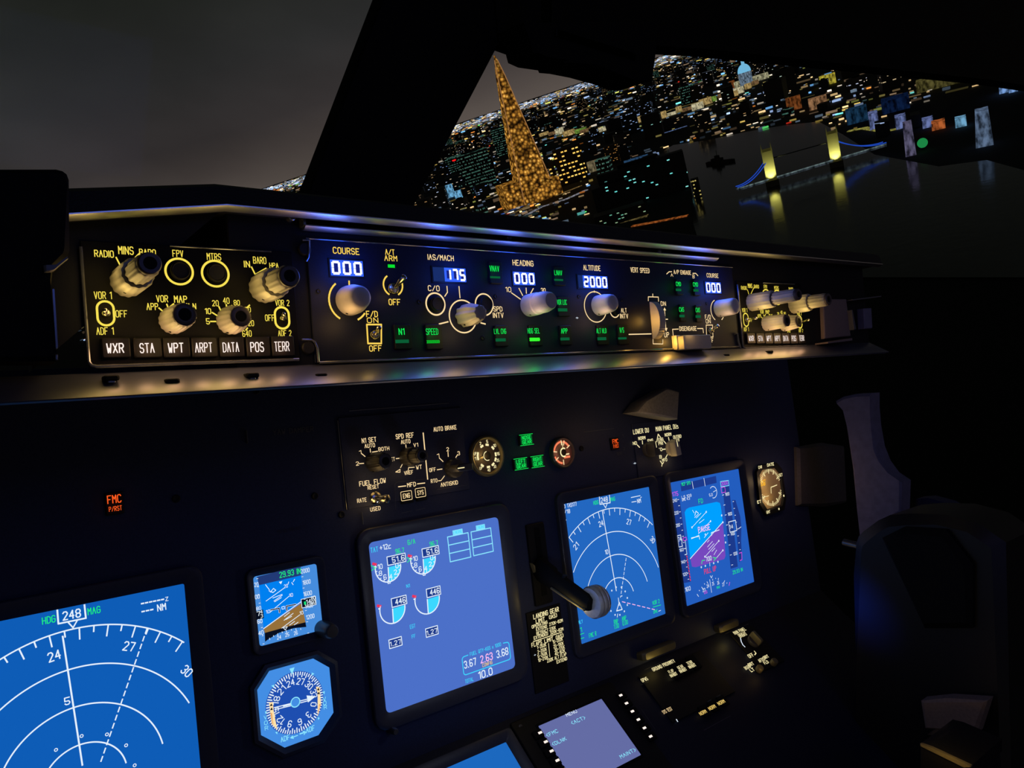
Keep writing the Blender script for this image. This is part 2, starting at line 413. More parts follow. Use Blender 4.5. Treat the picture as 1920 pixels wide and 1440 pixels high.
# ---------------------------------------------------------------- knobs, buttons, switches
def knob(par, pl, bx, by, br, ex, ey, er, style='flute', m=None, cap=CAP, light=None, glow_w=.02):
    m = m or KNOB
    u, v = pl.uv(bx, by); r = pl.dv(bx, by + br / 2, br); h = max(.004, pl.hgt(u, v, ex, ey))
    rr = pl.dv(bx, by + br / 2, er) * (1 - h / pl.D * .8)
    b = MB(pl)
    if style == 'plain':
        b.lathe(u, v, [(r * 1.0, .0003), (r, h * .12), (r * .97, h * .45), (rr * 1.06, h * .8), (rr * .98, h * .93), (rr * .8, h * .99), (rr * .3, h)], m, 40)
    elif style == 'scallop':
        b.lathe(u, v, [(r, .0003), (r, h * .5), (rr * 1.15, h * .85), (rr * 1.0, h * .97), (rr * .7, h), (rr * .2, h)], m, 72, 9, .13)
    elif style == 'two':
        b.lathe(u, v, [(r, .0003), (r, h * .22), (r * .98, h * .42), (r * .86, h * .46)], m, 40)
        b.lathe(u, v, [(r * .86, h * .44), (rr * 1.22, h * .47), (rr * 1.2, h * .74), (rr * 1.16, h * .78), (rr, h * .95), (rr * .85, h), (rr * .2, h)], m, 120, 40, .02)
    elif style == 'dual':
        b.lathe(u, v, [(r, .0003), (r, h * .1), (r * .99, h * .46), (r * .9, h * .5)], m, 96, 14, .05)
        b.lathe(u, v, [(r * .7, h * .49), (r * .7, h * .53), (rr * 1.12, h * .54)], cap, 40)
        b.lathe(u, v, [(rr * 1.12, h * .53), (rr * 1.08, h * .92), (rr, h * .97), (rr * .8, h), (rr * .2, h)], m, 96, 12, .06)
    elif style == 'bar':
        b.lathe(u, v, [(r, .0003), (r, h * .3), (r * .92, h * .38), (r * .3, h * .4)], m, 40)
    else:
        b.lathe(u, v, [(r, .0003), (r, h * .12), (r * .98, h * .3), (rr * 1.08, h * .9), (rr, h * .97), (rr * .8, h), (rr * .2, h)], m, 128, 16, .045)
    k = b.build('knob', par)
    if style in ('dual', 'flute') and cap:
        c = MB(pl); c.lathe(u, v, [(rr * .97, h * .97), (rr * .95, h * 1.015), (rr * .85, h * 1.03), (rr * .55, h * 1.03), (rr * .5, h * 1.004)], cap, 36); c.disc(u, v, rr * .5, h * 1.006, BLACK, 28)
        c.build('knob_cap', k)['label'] = 'dark knob cap with a hollow centre'
    a = math.radians(-115)
    s_ = MB(pl); q = r * (1.0 if style != 'scallop' else .95)
    p = [(u + q * .93 * math.cos(a), v + q * .93 * math.sin(a), h * .2), (u + q * 1.012 * math.cos(a), v + q * 1.012 * math.sin(a), h * .2)]
    s_.tube(p, r * .085, BLACK, 10); s_.build('set_screw', k)
    if light:  # unseen point lights added for the glow of the lettering around the knob
        lx, ly = u - r * .9, v - r * 1.5
        add_light('panel_fill', 'POINT', pl.at(lx, ly, min(.02, .004 + h * .5)), light, glow_w * .55, .010)
        add_light('panel_fill', 'POINT', pl.at(u - r * 1.7, v + r * .5, min(.016, .003 + h * .45)), light, glow_w * .22, .010)
    return k
def toggle(par, pl, x, y, x2, y2, r0=5, r1=3.2, m=None, dx=0, dy=0, name='toggle_switch'):
    m = m or CHROME
    u, v = pl.uv(x, y); s_ = pl.dv(x, y, 1); w = .016; e = pl.uv(x2, y2, w)
    b = MB(pl); b.lathe(u, v, [(r0 * 1.3 * s_, .0003), (r0 * 1.3 * s_, .0022), (r0 * s_, .0036), (r0 * .4 * s_, .004)], m, 24); base = b.build(name, par)
    b = MB(pl); p0 = np.array([u, v, .003]); p1 = np.array([e[0], e[1], w])
    b.tube([p0, p0 * .6 + p1 * .4, p0 * .15 + p1 * .85, p1, p1 + (p1 - p0) * .05], [r1 * .55 * s_, r1 * .7 * s_, r1 * s_, r1 * .95 * s_, r1 * .5 * s_], m, 12)
    b.build('lever', base)
    add_light('panel_fill', 'POINT', pl.at(u - .004, v - .006, .012), (255, 205, 110), .0022, .003)  # unseen warm point light added to brighten the lever
    return base
def seven(mb, ch, u, v, w_, h_, w, t, m, sl=.0):
    S = {'0': 'abcdef', '1': 'bc', '2': 'abged', '5': 'afgcd', '7': 'abc'}[ch]
    P = {'a': ((0, 1), (1, 1)), 'b': ((1, 1), (1, .5)), 'c': ((1, .5), (1, 0)), 'd': ((0, 0), (1, 0)), 'e': ((0, 0), (0, .5)), 'f': ((0, .5), (0, 1)), 'g': ((0, .5), (1, .5))}
    for s_ in S:
        (x0, y0), (x1, y1) = P[s_]; d = .08
        if x0 == x1: y0 += d * (1 if y1 > y0 else -1); y1 -= d * (1 if y1 > y0 else -1)
        else: x0 += .12; x1 -= .12
        mb.line([(u + x0 * w_ + sl * y0 * h_, v + y0 * h_), (u + x1 * w_ + sl * y1 * h_, v + y1 * h_)], t, w, m)
def display(par, pl, x0, y0, x1, y1, chars, fr0=0., m=BLUEBG):
    """a recessed backlit window with seven-segment digits; fr0 = share of the window left blank at the left"""
    a = pl.uv(x0, y0); c = pl.uv(pl and x1, y1); u0, u1 = a[0], c[0]; vt, vb = a[1], c[1]
    b = MB(pl); f = .0012
    b.box(u0 - f, vb - f, u1 + f, vt + f, .0, .0006, DARK, .0002)
    ux_ = u0 + (u1 - u0) * fr0
    if fr0: b.rect(u0, vb, ux_, vt, .0008, BLUEDIM)
    b.rect(ux_, vb, u1, vt, .0008, m)
    n = len(chars); W_ = (u1 - ux_) / n
    for i, ch in enumerate(chars):
        if ch != ' ':
            b.rect(ux_ + W_ * (i + .3), vb + (vt - vb) * .22, ux_ + W_ * (i + .7), vb + (vt - vb) * .8, .0009, SEGOFF)
            seven(b, ch, ux_ + W_ * (i + .2), vb + (vt - vb) * .14, W_ * .58, (vt - vb) * .72, .0010, (vt - vb) * .15, DIGIT)
    o = b.build('digit_display', par); o['label'] = 'blue backlit window reading ' + chars.strip()
    cu_, cv_ = (ux_ + u1) / 2, (vt + vb) / 2
    add_light('window_lamp', 'POINT', pl.at(cu_, cv_, .011), (50, 100, 255), .038, .010)
    return o
def legend_button(par, pl, st, x, y, x2, h, bar, lit, bw=1.25):
    """square dark push button: green legend over a light bar (x0, y0, x1, y1)"""
    u0, v0 = pl.uv(x, y); hh = pl.dv(x, y, h); b0 = pl.uv(bar[0], bar[1]); b1 = pl.uv(bar[2], bar[3])
    cu_ = (b0[0] + b1[0]) / 2; s_ = max(b1[0] - b0[0], hh * 1.5) * bw / 2
    b = MB(pl); b.box(cu_ - s_, b1[1] - hh * 1.1, cu_ + s_, v0 + hh * 1.7, .0, .0022, DARK, .0005, .001)
    W = .0025
    k0 = pl.uv(x, y, W); k1 = pl.ux(x2, k0[1], W); b.text_at(st, k0[0], k0[1], k1 - k0[0], hh, GREEN, W, .16)
    b0 = pl.uv(bar[0], bar[1], W); b1 = pl.uv(bar[2], bar[3], W)
    if lit:
        n = 11
        for r_ in range(3):
            for i in range(n):
                s0 = (b1[0] - b0[0]) / n; q0 = b0[0] + s0 * (i + (.25 if r_ % 2 else 0)); vv = b1[1] + (b0[1] - b1[1]) * r_ / 3
                b.rect(q0, vv, q0 + s0 * .62, vv + (b0[1] - b1[1]) / 3.6, W, HOTGREEN if lit == 2 else GREENLAMP)
    else: b.rect(b0[0], b1[1], b1[0], b0[1], W, GREEND)
    o = b.build('push_button', par); o['label'] = 'push button with green ' + st + ' legend'
    add_light('legend_lamp', 'POINT', pl.at(cu_, v0 - (.004 if lit == 2 else 0), .010 if lit < 2 else .016), (20, 255, 70), (.0010, .0025, .004)[lit], .003)
    return o
def oring(mb, pl, x, y, r, t, m, a0=0, a1=360, w=.0005):
    u, v = pl.uv(x, y, w); q = pl.dv(x, y + r / 2, r, w); mb.ring(u, v, q, pl.dv(x, y, t), w, m, a0, a1)
def round_button(par, pl, x, y, r):
    u, v = pl.uv(x, y); q = pl.dv(x, y + r / 2, r); b = MB(pl)
    b.lathe(u, v, [(q, .0003), (q, .0035), (q * .88, .0042), (q * .8, .0036), (q * .2, .0034)], DARK, 32); b.build('round_button', par)

# ---------------------------------------------------------------- display control panels at both ends of the glareshield
def control_panel(label, lam, knob_w):
    p = MCP; u0, v0 = p.uv(352, 575)
    t = thing('display_control_panel', label, 'control panel', p, u0, v0)
    b = MB(p); a = (p.uv(151, 470)[0], p.uv(318, 460)[1]); c = p.uv(163, 689); d = p.uv(564, 684)
    b.box(a[0], c[1], d[0], a[1], -.001, 0, EFACE, .0004)
    for (s, x, y, x2, h) in (('RADIO', 177.8, 481, 213, 12), ('MINS', 222.9, 475.9, 250.2, 14), ('BARO', 262, 478, 292, 11), ('FPV', 324.4, 481, 343.4, 12), ('MTRS', 388.8, 486.8, 414.3, 12),
            ('IN', 458.5, 500.6, 468.4, 11), ('BARO', 475.5, 493.6, 499, 12), ('HPA', 506, 502, 522, 9), ('VOR 1', 177.3, 560, 209.3, 13), ('OFF', 217.7, 594.4, 238.5, 12),
            ('ADF 1', 181.7, 627.4, 213, 13), ('APP', 275.7, 580.8, 296.3, 12), ('VOR', 294, 566, 314.8, 12), ('MAP', 327.5, 567, 350.5, 12), ('PLN', 347, 579, 367.4, 10),
            ('5', 387.4, 607.4, 393, 10), ('10', 385, 588.4, 395.5, 10), ('20', 398.6, 573.5, 409.8, 10), ('40', 419, 569, 430, 10.5), ('80', 439, 572, 449.4, 9), ('160', 456, 585, 470, 9), ('320', 460, 611, 476, 10),
            ('640', 455.4, 631, 471.6, 11), ('VOR 2', 517, 573, 542.4, 10.5), ('OFF', 498, 601.4, 514.5, 11), ('ADF 2', 522.3, 630.3, 546.3, 10.5)):
        b.text(s, x, y, x2, h, YELLOW)
    for l in ([(217.7, 482.4), (225.5, 498)], [(262, 474.6), (238.5, 498)], [(471.6, 500.6), (478, 513.6)], [(499, 503), (480.7, 513.6)], [(297.9, 577.4), (305.7, 584)], [(312.7, 570.4), (315.3, 577)],
              [(325.7, 569.6), (316.6, 577)], [(394.7, 602.7), (404.6, 602.7)], [(398, 586), (406.5, 591.3)], [(410.4, 574.8), (414.3, 583.4)], [(424.2, 571), (425.2, 578)], [(435, 573), (428.6, 577)], [(463, 577), (468, 572)], [(461, 619), (464, 615)]):
        b.ln(l, 2.6, YELLOW)
    oring(b, p, 336.1, 509, 24, 4, YELLOW); oring(b, p, 403.9, 513, 24, 4, YELLOW)
    for (x, y, w_, h_) in ((198, 587.6, 28, 45), (528.9, 596.2, 23, 40)):
        a_ = p.uv(x - w_ / 2, y + h_ / 2, .0005); c_ = p.uv(x + w_ / 2, y - h_ / 2, .0005); q = rrect(a_[0], a_[1], c_[0], c_[1], (c_[0] - a_[0]) / 2 * .98, 6)
        b.line(q + [q[0]], p.dv(x, y, 4), .0005, YELLOW)
    face = b.build('face_plate', t); face['label'] = 'black face plate with yellow lit lettering'
    b = MB(p); v_ = p.uv(163, 688)[1]; e = p.uv(560, 684)[0]
    b.tube([(a[0], a[1] - .004, .001), (a[0], v_ + .003, .001), (a[0] + .0012, v_ + .0008, .001), (a[0] + .004, v_, .001), (e, v_, .001)], .0011, RAIL, 8)
    b.tube([(p.uv(318, 461)[0], a[1] - .0005, .0005), (p.uv(508, 474)[0], a[1] - .0005, .0005)], .0006, RAIL, 6); b.build('edge_frame', t)
    for (x, y) in ((336.1, 509), (403.9, 513)): round_button(t, p, x, y, 17)
    knob(t, p, 238.5, 528, 30, 285, 500, 22, 'dual', light=lam, glow_w=knob_w * 1.5)
    knob(t, p, 495, 539.7, 29, 541, 515, 21, 'dual', light=lam, glow_w=knob_w * 1.5)
    knob(t, p, 324.4, 601, 26, 346, 589, 22, light=lam, glow_w=knob_w)
    knob(t, p, 432.5, 601, 27, 450.7, 591, 20, light=lam, glow_w=knob_w)
    toggle(t, p, 198, 588, 197, 581, 6, 4.2); toggle(t, p, 528.9, 597, 532, 588, 5, 3.6)
    for s, x0, x1, y in (('WXR', 201.3, 232, 661.6), ('STA', 263.2, 289.3, 661.4), ('WPT', 316.6, 344, 661), ('ARPT', 366.9, 398, 660.5), ('DATA', 419, 448, 660), ('POS', 470.8, 494.5, 659.5), ('TERR', 515.8, 542.4, 658.5)):
        b = MB(p); cu_ = (p.uv(x0, y)[0] + p.uv(x1, y)[0]) / 2; vv = p.uv(x0, y)[1]; hh = p.dv(x0, y, 17)
        b.box(cu_ - .0078, vv - hh * .62, cu_ + .0078, vv + hh * 1.62, 0, .0028, KEY, .0006, .001)
        k0 = p.uv(x0, y, .003); k1 = p.ux(x1, k0[1], .003)
        b.text_at(s, k0[0], k0[1], k1 - k0[0], hh, HOT, .003, .2); o = b.build('push_button', t); o['label'] = 'push button with white lit ' + s + ' legend'
        add_light('legend_lamp', 'POINT', p.at(cu_, vv + hh * .5, .0085), (255, 190, 140), .0042, .004).data.specular_factor = .15
    return t
left = control_panel('black control panel with yellow lettering and four knobs at the left end of the glareshield', (255, 214, 120), .0175)
def copy_tree(o, par=None):
    c = o.copy(); COL.objects.link(c)
    if par is not None: c.parent = par
    for ch in list(o.children): copy_tree(ch, c)
    return c
right = copy_tree(left)
SHIFT = MCP.U * .637 + MCP.V * -.0046
right.matrix_basis = Matrix.Translation(SHIFT.tolist()) @ left.matrix_basis
right['label'] = 'four-knob control panel at the far right end of the glareshield'
for o in [o for o in list(COL.objects) if o.type == 'LIGHT' and o.name.split('.')[0] in ('panel_fill', 'legend_lamp')]:
    c = o.copy(); COL.objects.link(c); c.location = o.location + Vector(SHIFT.tolist())
left['group'] = right['group'] = 'display control panels'

# ---------------------------------------------------------------- the wide autopilot panel in the middle
p = MCP; u0, v0 = p.uv(960, 570)
ap = thing('autopilot_panel', 'long black autopilot panel with blue digit windows between the two control panels', 'control panel', p, u0, v0)
b = MB(p); a = p.uv(573, 447); c = p.uv(597, 680); d = p.uv(1386, 654)
b.box(a[0], c[1], d[0], a[1], -.001, 0, PANEL, .0004)
for (s, x, y, x2, h, m) in (('COURSE', 625.2, 474.6, 673.5, 11, AMBERY), ('A/T', 723, 477, 739.6, 9.5, AMBERY), ('ARM', 721.5, 488.5, 744.4, 9.5, AMBERY), ('OFF', 729.8, 571.5, 750.6, 10.5, AMBERY),
        ('F/D', 687.5, 594, 708, 10.5, AMBERY), ('ON', 689, 605, 709, 9, AMBERY), ('OFF', 693.3, 658.5, 715.6, 10, AMBERY), ('IAS/MACH', 802.7, 486.5, 850.6, 9.5, CREAM), ('C/O', 803.3, 545, 824, 9.5, CREAM),
        ('SPD', 926, 583.5, 941.7, 8.5, CREAM), ('INTV', 925, 595.5, 944, 9, CREAM), ('HEADING', 962, 497, 1000, 9.5, CREAM), ('10', 948.5, 547, 958.3, 8.5, CREAM), ('30', 1015, 549, 1023, 8.5, CREAM),
        ('ALTITUDE', 1094.4, 506, 1126, 9, CREAM), ('ALT', 1165, 585.6, 1175, 7.5, CREAM), ('INTV', 1163.5, 596.7, 1177.7, 8, CREAM), ('VERT SPEED', 1183, 510, 1217.7, 8.5, CREAM), ('DN', 1239.6, 573, 1248.5, 7.5, CREAM),
        ('UP', 1246, 632, 1254.5, 8.5, CREAM), ('A/P ENGAGE', 1263.7, 513.2, 1295.7, 7, CREAM), ('A', 1258, 518.3, 1262, 5.5, CREAM), ('B', 1299, 521.3, 1302.3, 6, CREAM), ('COURSE', 1325.7, 519.5, 1347, 7, CREAM),
        ('F/D', 1322.5, 598, 1332.5, 7.5, CREAM), ('ON', 1324, 606, 1332.5, 7, CREAM), ('OFF', 1327.5, 642, 1337.5, 7, CREAM), ('DISENGAGE', 1274.5, 620, 1306, 7.5, CREAM)):
    b.text(s, x, y, x2, h, m)
for l, wd_, m in (([(654.5, 527), (655, 537)], 3, AMBERY), ([(838, 536.7), (839, 548), (834, 555.4)], 2, CREAM), ([(860.6, 537), (862.5, 558.5)], 2, CREAM), ([(823.5, 607.5), (840.2, 603.3)], 2.6, CREAM),
        ([(901.7, 605.4), (910, 607.5)], 2.6, CREAM), ([(959, 549), (976, 561)], 2, CREAM), ([(973, 540.5), (980, 554)], 2, CREAM), ([(986.5, 540), (987, 550)], 2, CREAM), ([(1000, 541), (995, 550)], 2, CREAM),
        ([(1114.3, 545.5), (1114.3, 548)], 2, CREAM), ([(1179, 627), (1221, 626)], 2, CREAM), ([(1215.6, 564), (1215.6, 556.5), (1234.4, 557), (1234.8, 565)], 1.6, CREAM), ([(1224, 551), (1224, 557)], 1.6, CREAM),
        ([(1224.4, 636.7), (1224.6, 644.6), (1242.7, 645), (1242.7, 636.7)], 1.6, CREAM), ([(1247, 596), (1246.2, 580)], 1.6, CREAM), ([(1242.7, 598.6), (1252, 598.6)], 1.8, CREAM), ([(1247.5, 601), (1248.7, 617)], 1.6, CREAM),
        ([(1250, 513.7), (1254.5, 509.5), (1259.5, 509.5)], 1.6, CREAM), ([(1299, 512.5), (1304.5, 512.5), (1308.7, 517)], 1.6, CREAM), ([(1264.5, 647), (1261, 617.5), (1272, 617)], 1.6, CREAM),
        ([(1307.5, 616), (1318, 616), (1319, 624)], 1.6, CREAM), ([(687.8, 608.5), (715, 608.5), (715, 644), (690, 644), (687.8, 608.5)], 3, AMBERY), ([(1324, 609.5), (1336, 609.5), (1337, 632), (1325, 632), (1324, 609.5)], 1.6, CREAM)):
    b.ln(l, wd_, m)
b.pg([(1243.5, 582), (1249, 582), (1246, 573.5 + 3)], CREAM); b.pg([(1246, 615), (1251.5, 615), (1249.2, 621.5)], CREAM)
oring(b, p, 653.7, 563.7, 39, 3.4, AMBERY, 128, 238); oring(b, p, 653.7, 563.7, 39, 3.4, AMBERY, 295, 322)
oring(b, p, 737, 534.6, 20, 3, AMBERY, 125, 240); oring(b, p, 737, 534.6, 20, 3, AMBERY, -60, 20)
oring(b, p, 816.7, 570, 20.5, 3, CREAM); oring(b, p, 868.3, 593.3, 30.5, 2.6, CREAM); oring(b, p, 908, 571, 20, 2.6, CREAM); oring(b, p, 1116.7, 575.5, 28.5, 1.9, CREAM); oring(b, p, 1152.5, 583, 12, 2, CREAM)
oring(b, p, 1345.5, 582, 20, 1.7, CREAM, 110, 240); oring(b, p, 1345.5, 582, 20, 1.7, CREAM, 300, 320)
b.text('+', 1080, 598.5, 1084.5, 5, WHITE)
face = b.build('face_plate', ap); face['label'] = 'black face plate with cream and yellow lit lettering'
# corner latches with a rounded outline and a screw head
for pts, sx, sy in (([(566, 637), (584, 637.5), (590, 641), (595, 652), (597.5, 679)], 578, 652), ([(567, 450), (580, 451), (579.5, 468), (578, 483), (574, 490)], 571, 467)):
    b = MB(p); q = [(*p.uv(x, y, .001), .001) for x, y in pts]; b.tube(q, .0008, RAIL, 8); o = b.build('corner_bracket', ap)
    s_ = MB(p); a_ = p.uv(sx, sy); s_.lathe(a_[0], a_[1], [(.0048, -.001), (.0048, .0005), (.004, .0012), (.001, .0012)], DARK, 20); s_.build('screw', o)
b = MB(p); q = [(*p.uv(x, y, .001), .001) for x, y in ((1377, 626), (1382, 625.5), (1384, 640), (1388.5, 654))]; b.tube(q, .0014, RAIL, 8); b.build('corner_bracket', ap)
b = MB(p); v_ = p.uv(597, 680)[1]; b.tube([(p.uv(598, 680)[0], v_, .0008), (d[0], v_, .0008)], .0009, RAIL, 8)
v_ = p.uv(573, 447)[1]; b.tube([(a[0], v_, .0004), (d[0], v_, .0004)], .0005, RAIL, 6); b.build('edge_frame', ap)
display(ap, p, 617.5, 487, 681, 519, '000'); display(ap, p, 810, 501, 873.5, 529.5, '175', .34); display(ap, p, 960.4, 509.6, 1003, 535.5, '000'); display(ap, p, 1082, 516, 1139, 541.5, '2000', .16); display(ap, p, 1321, 528.7, 1351.5, 550.5, '000')
knob(ap, p, 655, 564, 28, 677, 555.4, 22, 'plain', WHITEK, light=(255, 200, 120), glow_w=.022)
knob(ap, p, 870.4, 593, 21, 901.5, 584, 14.5, 'scallop', KNOB, light=(255, 210, 140), glow_w=.018)
knob(ap, p, 991.7, 573, 21, 1033, 561.7, 17, 'two', WHITEK, light=(255, 210, 180), glow_w=.016)
knob(ap, p, 1122, 573, 19, 1150, 564.8, 16, 'plain', WHITEK, light=(255, 210, 170), glow_w=.016)
knob(ap, p, 1347.5, 579, 16, 1381, 575, 15, 'plain', WHITEK, light=(255, 210, 160), glow_w=.015)
round_button(ap, p, 816.7, 571, 14); round_button(ap, p, 908, 571, 14); round_button(ap, p, 1152.5, 583, 8)
toggle(ap, p, 736, 541, 758, 519, 8.5, 6, name='arm_switch'); toggle(ap, p, 701, 628, 711, 614, 7, 4.5); toggle(ap, p, 1330.5, 620, 1346, 611, 4.5, 3.2)
b = MB(p); b.rc(727, 495.6, 740.6, 502.3, GREENLAMP, .0016); a_ = p.uv(726, 503); c_ = p.uv(741.5, 495); b.box(a_[0], a_[1], c_[0], c_[1], 0, .0012, DARK, .0003, .0006); o = b.build('arm_light', ap); o['label'] = 'small green lit arm light'
for s, x, y, x2, h, bar, lit in (('N1', 748.5, 627.3, 758.3, 11, (741, 637, 767, 643), 0), ('SPEED', 799.6, 627.5, 821.5, 11, (800, 637.7, 825, 643.2), 1), ('VNAV', 918.8, 508.3, 936, 10, (918.8, 517.5, 938, 522.3), 0),
        ('LVL CHG', 927, 625.8, 949, 9, (929, 634.6, 948.5, 640), 0), ('LNAV', 1040, 515.4, 1054, 8.5, (1039, 522.7, 1056, 527), 0), ('VOR LOC', 1045, 571, 1063, 9, (1046, 578, 1064, 584), 0),
        ('HDG SEL', 990, 625, 1012, 9, (993, 633.5, 1012.5, 639), 2), ('APP', 1052.7, 625, 1064, 8.5, (1050.6, 633, 1068, 638), 0), ('ALT HLD', 1119, 624.6, 1137, 8.5, (1120, 632.5, 1137, 637.7), 0), ('V/S', 1162.5, 623.5, 1170, 9, (1159, 632.5, 1175, 636.2), 0),
        ('CMD', 1268, 535.7, 1276.7, 7, (1267, 541, 1277.5, 546), 0), ('CMD', 1300, 536.7, 1308.7, 7, (1300, 542, 1310, 547), 0), ('CWS', 1274, 584, 1282.5, 7.5, (1273.7, 590, 1283.7, 595), 0), ('CWS', 1305, 585, 1312.5, 7.5, (1304, 591, 1314, 596), 0)):
    legend_button(ap, p, s, x, y, x2, h, bar, lit)
# vertical-speed thumbwheel: a ribbed wheel half sunk in the plate
b = MB(p); u, v = p.uv(1226, 601); R_ = p.dv(1226, 601 + 17, 35); n = 48; vs = []; fs = []
for i in range(n + 1):
    a_ = -pi / 2 + pi * i / n; q = R_ * (1 - .03 * (i % 2)); vs += [(u - .0042, v + q * math.sin(a_), q * .62 * math.cos(a_)), (u + .0042, v + q * math.sin(a_), q * .62 * math.cos(a_))]
for i in range(n): fs.append([2 * i, 2 * i + 1, 2 * i + 3, 2 * i + 2])
fs.append([2 * i for i in range(n + 1)]); fs.append([2 * i + 1 for i in range(n + 1)][::-1])
b.add(vs, fs, KNOB); b.build('thumbwheel', ap)
lamp(p, 1212, 601, .005, (255, 190, 80), .014, .006)  # unseen point light added for the yellow on the wheel's left side
# autopilot disengage bar: a pale bar with a narrower yellow-lit tab at its left
b = MB(p); a_ = p.uv(1279, 656, .01); c_ = p.uv(1328, 628, .01); b.box(a_[0], a_[1], c_[0], c_[1], .001, .014, KNOB, .0012, .0015); o = b.build('disengage_bar', ap)
b = MB(p); a2 = p.uv(1267, 653, .004); b.box(a2[0], a_[1] + .001, a_[0] + .004, p.uv(1267, 629, .004)[1], .0, .006, KNOB, .0006); b.build('end_tab', o)
lamp(p, 1260, 640, .006, (255, 190, 80), .014); lamp(p, 1300, 622, .02, (255, 200, 120), .003)  # unseen point lights added to brighten the tab and the bar
for x, y, r in ((597, 546, 4.5), (786, 566, 4.5), (929, 556, 4), (905, 634, 4.5), (1085, 556, 3.5), (1325, 569, 3.2), (1165, 562, 3.5)):
    a_ = p.uv(x, y); b = MB(p); q = p.dv(x, y, r); b.lathe(a_[0], a_[1], [(q, -.0005), (q, .0004), (q * .75, .0007), (q * .1, .0003)], DARK, 18); b.build('panel_screw', ap)

# ---------------------------------------------------------------- main instrument panel
p = MIP; WARM = (255, 205, 120)
ip = thing('instrument_panel', 'wide black instrument panel under the glareshield that carries the blue screens', 'instrument panel', p, .5, -.1)
b = MB(p); b.box(-.25, -.325, 1.16, .10, -.02, -.0004, MIPM, .001); b.build('panel_sheet', ip)
b = MB(p)
b.ln([(655, 770.5), (741, 764), (841, 756)], 1.2, RAIL, .0006); b.build('seam_strip', ip)
def vfit(px, pts):
    q = np.array([px.uv(*a) for a in pts]); A = np.c_[2 * q, np.ones(len(q))]; s_ = np.linalg.lstsq(A, (q ** 2).sum(1), rcond=None)[0]
    return s_[0], s_[1], math.sqrt(s_[2] + s_[0] ** 2 + s_[1] ** 2)
def screen_unit(name, label, cat, bgc, u0, v0, u1, v1, rad=.004, bez=.010, dep=.006, group=None, bname=None, part='screen'):
    """display unit: a raised surround whose inner walls slope down to the glass; returns thing and the screen builder"""
    t = thing(name, label, cat, p, (u0 + u1) / 2, (v0 + v1) / 2, 0, group)
    b = MB(p); w0 = .0012
    rings = [(rrect(u0 - bez * 1.5, v0 - bez * 1.5, u1 + bez * 1.5, v1 + bez * 1.5, rad + bez), 0), (rrect(u0 - bez * 1.5, v0 - bez * 1.5, u1 + bez * 1.5, v1 + bez * 1.5, rad + bez), dep - .001), (rrect(u0 - bez * 1.4, v0 - bez * 1.4, u1 + bez * 1.4, v1 + bez * 1.4, rad + bez), dep),
             (rrect(u0 - bez, v0 - bez, u1 + bez, v1 + bez, rad + bez * .5), dep), (rrect(u0, v0, u1, v1, rad), w0)]
    n = len(rings[0][0]); vs = [(a, c, w) for r, w in rings for a, c in r]; fs = []
    for k in range(len(rings) - 1):
        for i in range(n):
            j = (i + 1) % n; fs.append([k * n + i, k * n + j, (k + 1) * n + j, (k + 1) * n + i])
    b.add(vs, fs, SCREENBZ); b.build('surround', t)
    s = MB(p); s.poly(rrect(u0 - .0008, v0 - .0008, u1 + .0008, v1 + .0008, rad), w0 + .0001, glow(bgc[0], bgc[1], 1., True))
    return t, s
SW = .0016
DUH, DUW, DUT = .2382 * .72, .2165 * .72, -.1290 * .72
def du_box(x, y): return p.uv(x, y)
def nav_lines(s, cx, cy, R, fracs, a0, a1, head, wt, ticks_from, ticks_to, lab, clip, m=WHITE):
    """compass rose of a map display: arcs about the aircraft, ticks every 5 degrees, numbers every 30"""
    u0, v0, u1, v1 = clip
    ok = lambda q: u0 < q[0] < u1 and v0 < q[1] < v1
    for f in fracs:
        run = []
        for i in range(181):
            a = math.radians(90 - (a0 + (a1 - a0) * i / 180)); q = (cx + R * f * math.cos(a), cy + R * f * math.sin(a))
            if ok(q): run.append(q)
            elif len(run) > 1: s.line(run, wt, SW, m); run = []
            else: run = []
        if len(run) > 1: s.line(run, wt, SW, m)
    for h in range(ticks_from, ticks_to + 1, 5):
        a = math.radians(90 - (h - head)); l = .075 if h % 10 == 0 else .04
        q0 = (cx + R * math.cos(a), cy + R * math.sin(a)); q1 = (cx + R * (1 - l) * math.cos(a), cy + R * (1 - l) * math.sin(a))
        if ok(q0) and ok(q1): s.line([q0, q1], wt, SW, m)
        if h % 30 == 0:
            hh = R * .056; wd_ = hh * 1.2; q = (cx + R * (1 - l - .062) * math.cos(a), cy + R * (1 - l - .062) * math.sin(a)); g = a - pi / 2
            o = (q[0] - wd_ / 2 * math.cos(g) + hh / 2 * math.sin(g), q[1] - wd_ / 2 * math.sin(g) - hh / 2 * math.cos(g))
            if ok(q): s.text_at(str(h // 10), o[0], o[1], wd_, hh, m, SW, .14, g)
def dashes(s, a, c, n, wt, m):
    for i in range(n):
        f, g = i / n, (i + .6) / n
        s.line([(a[0] + (c[0] - a[0]) * f, a[1] + (c[1] - a[1]) * f), (a[0] + (c[0] - a[0]) * g, a[1] + (c[1] - a[1]) * g)], wt, SW, m)

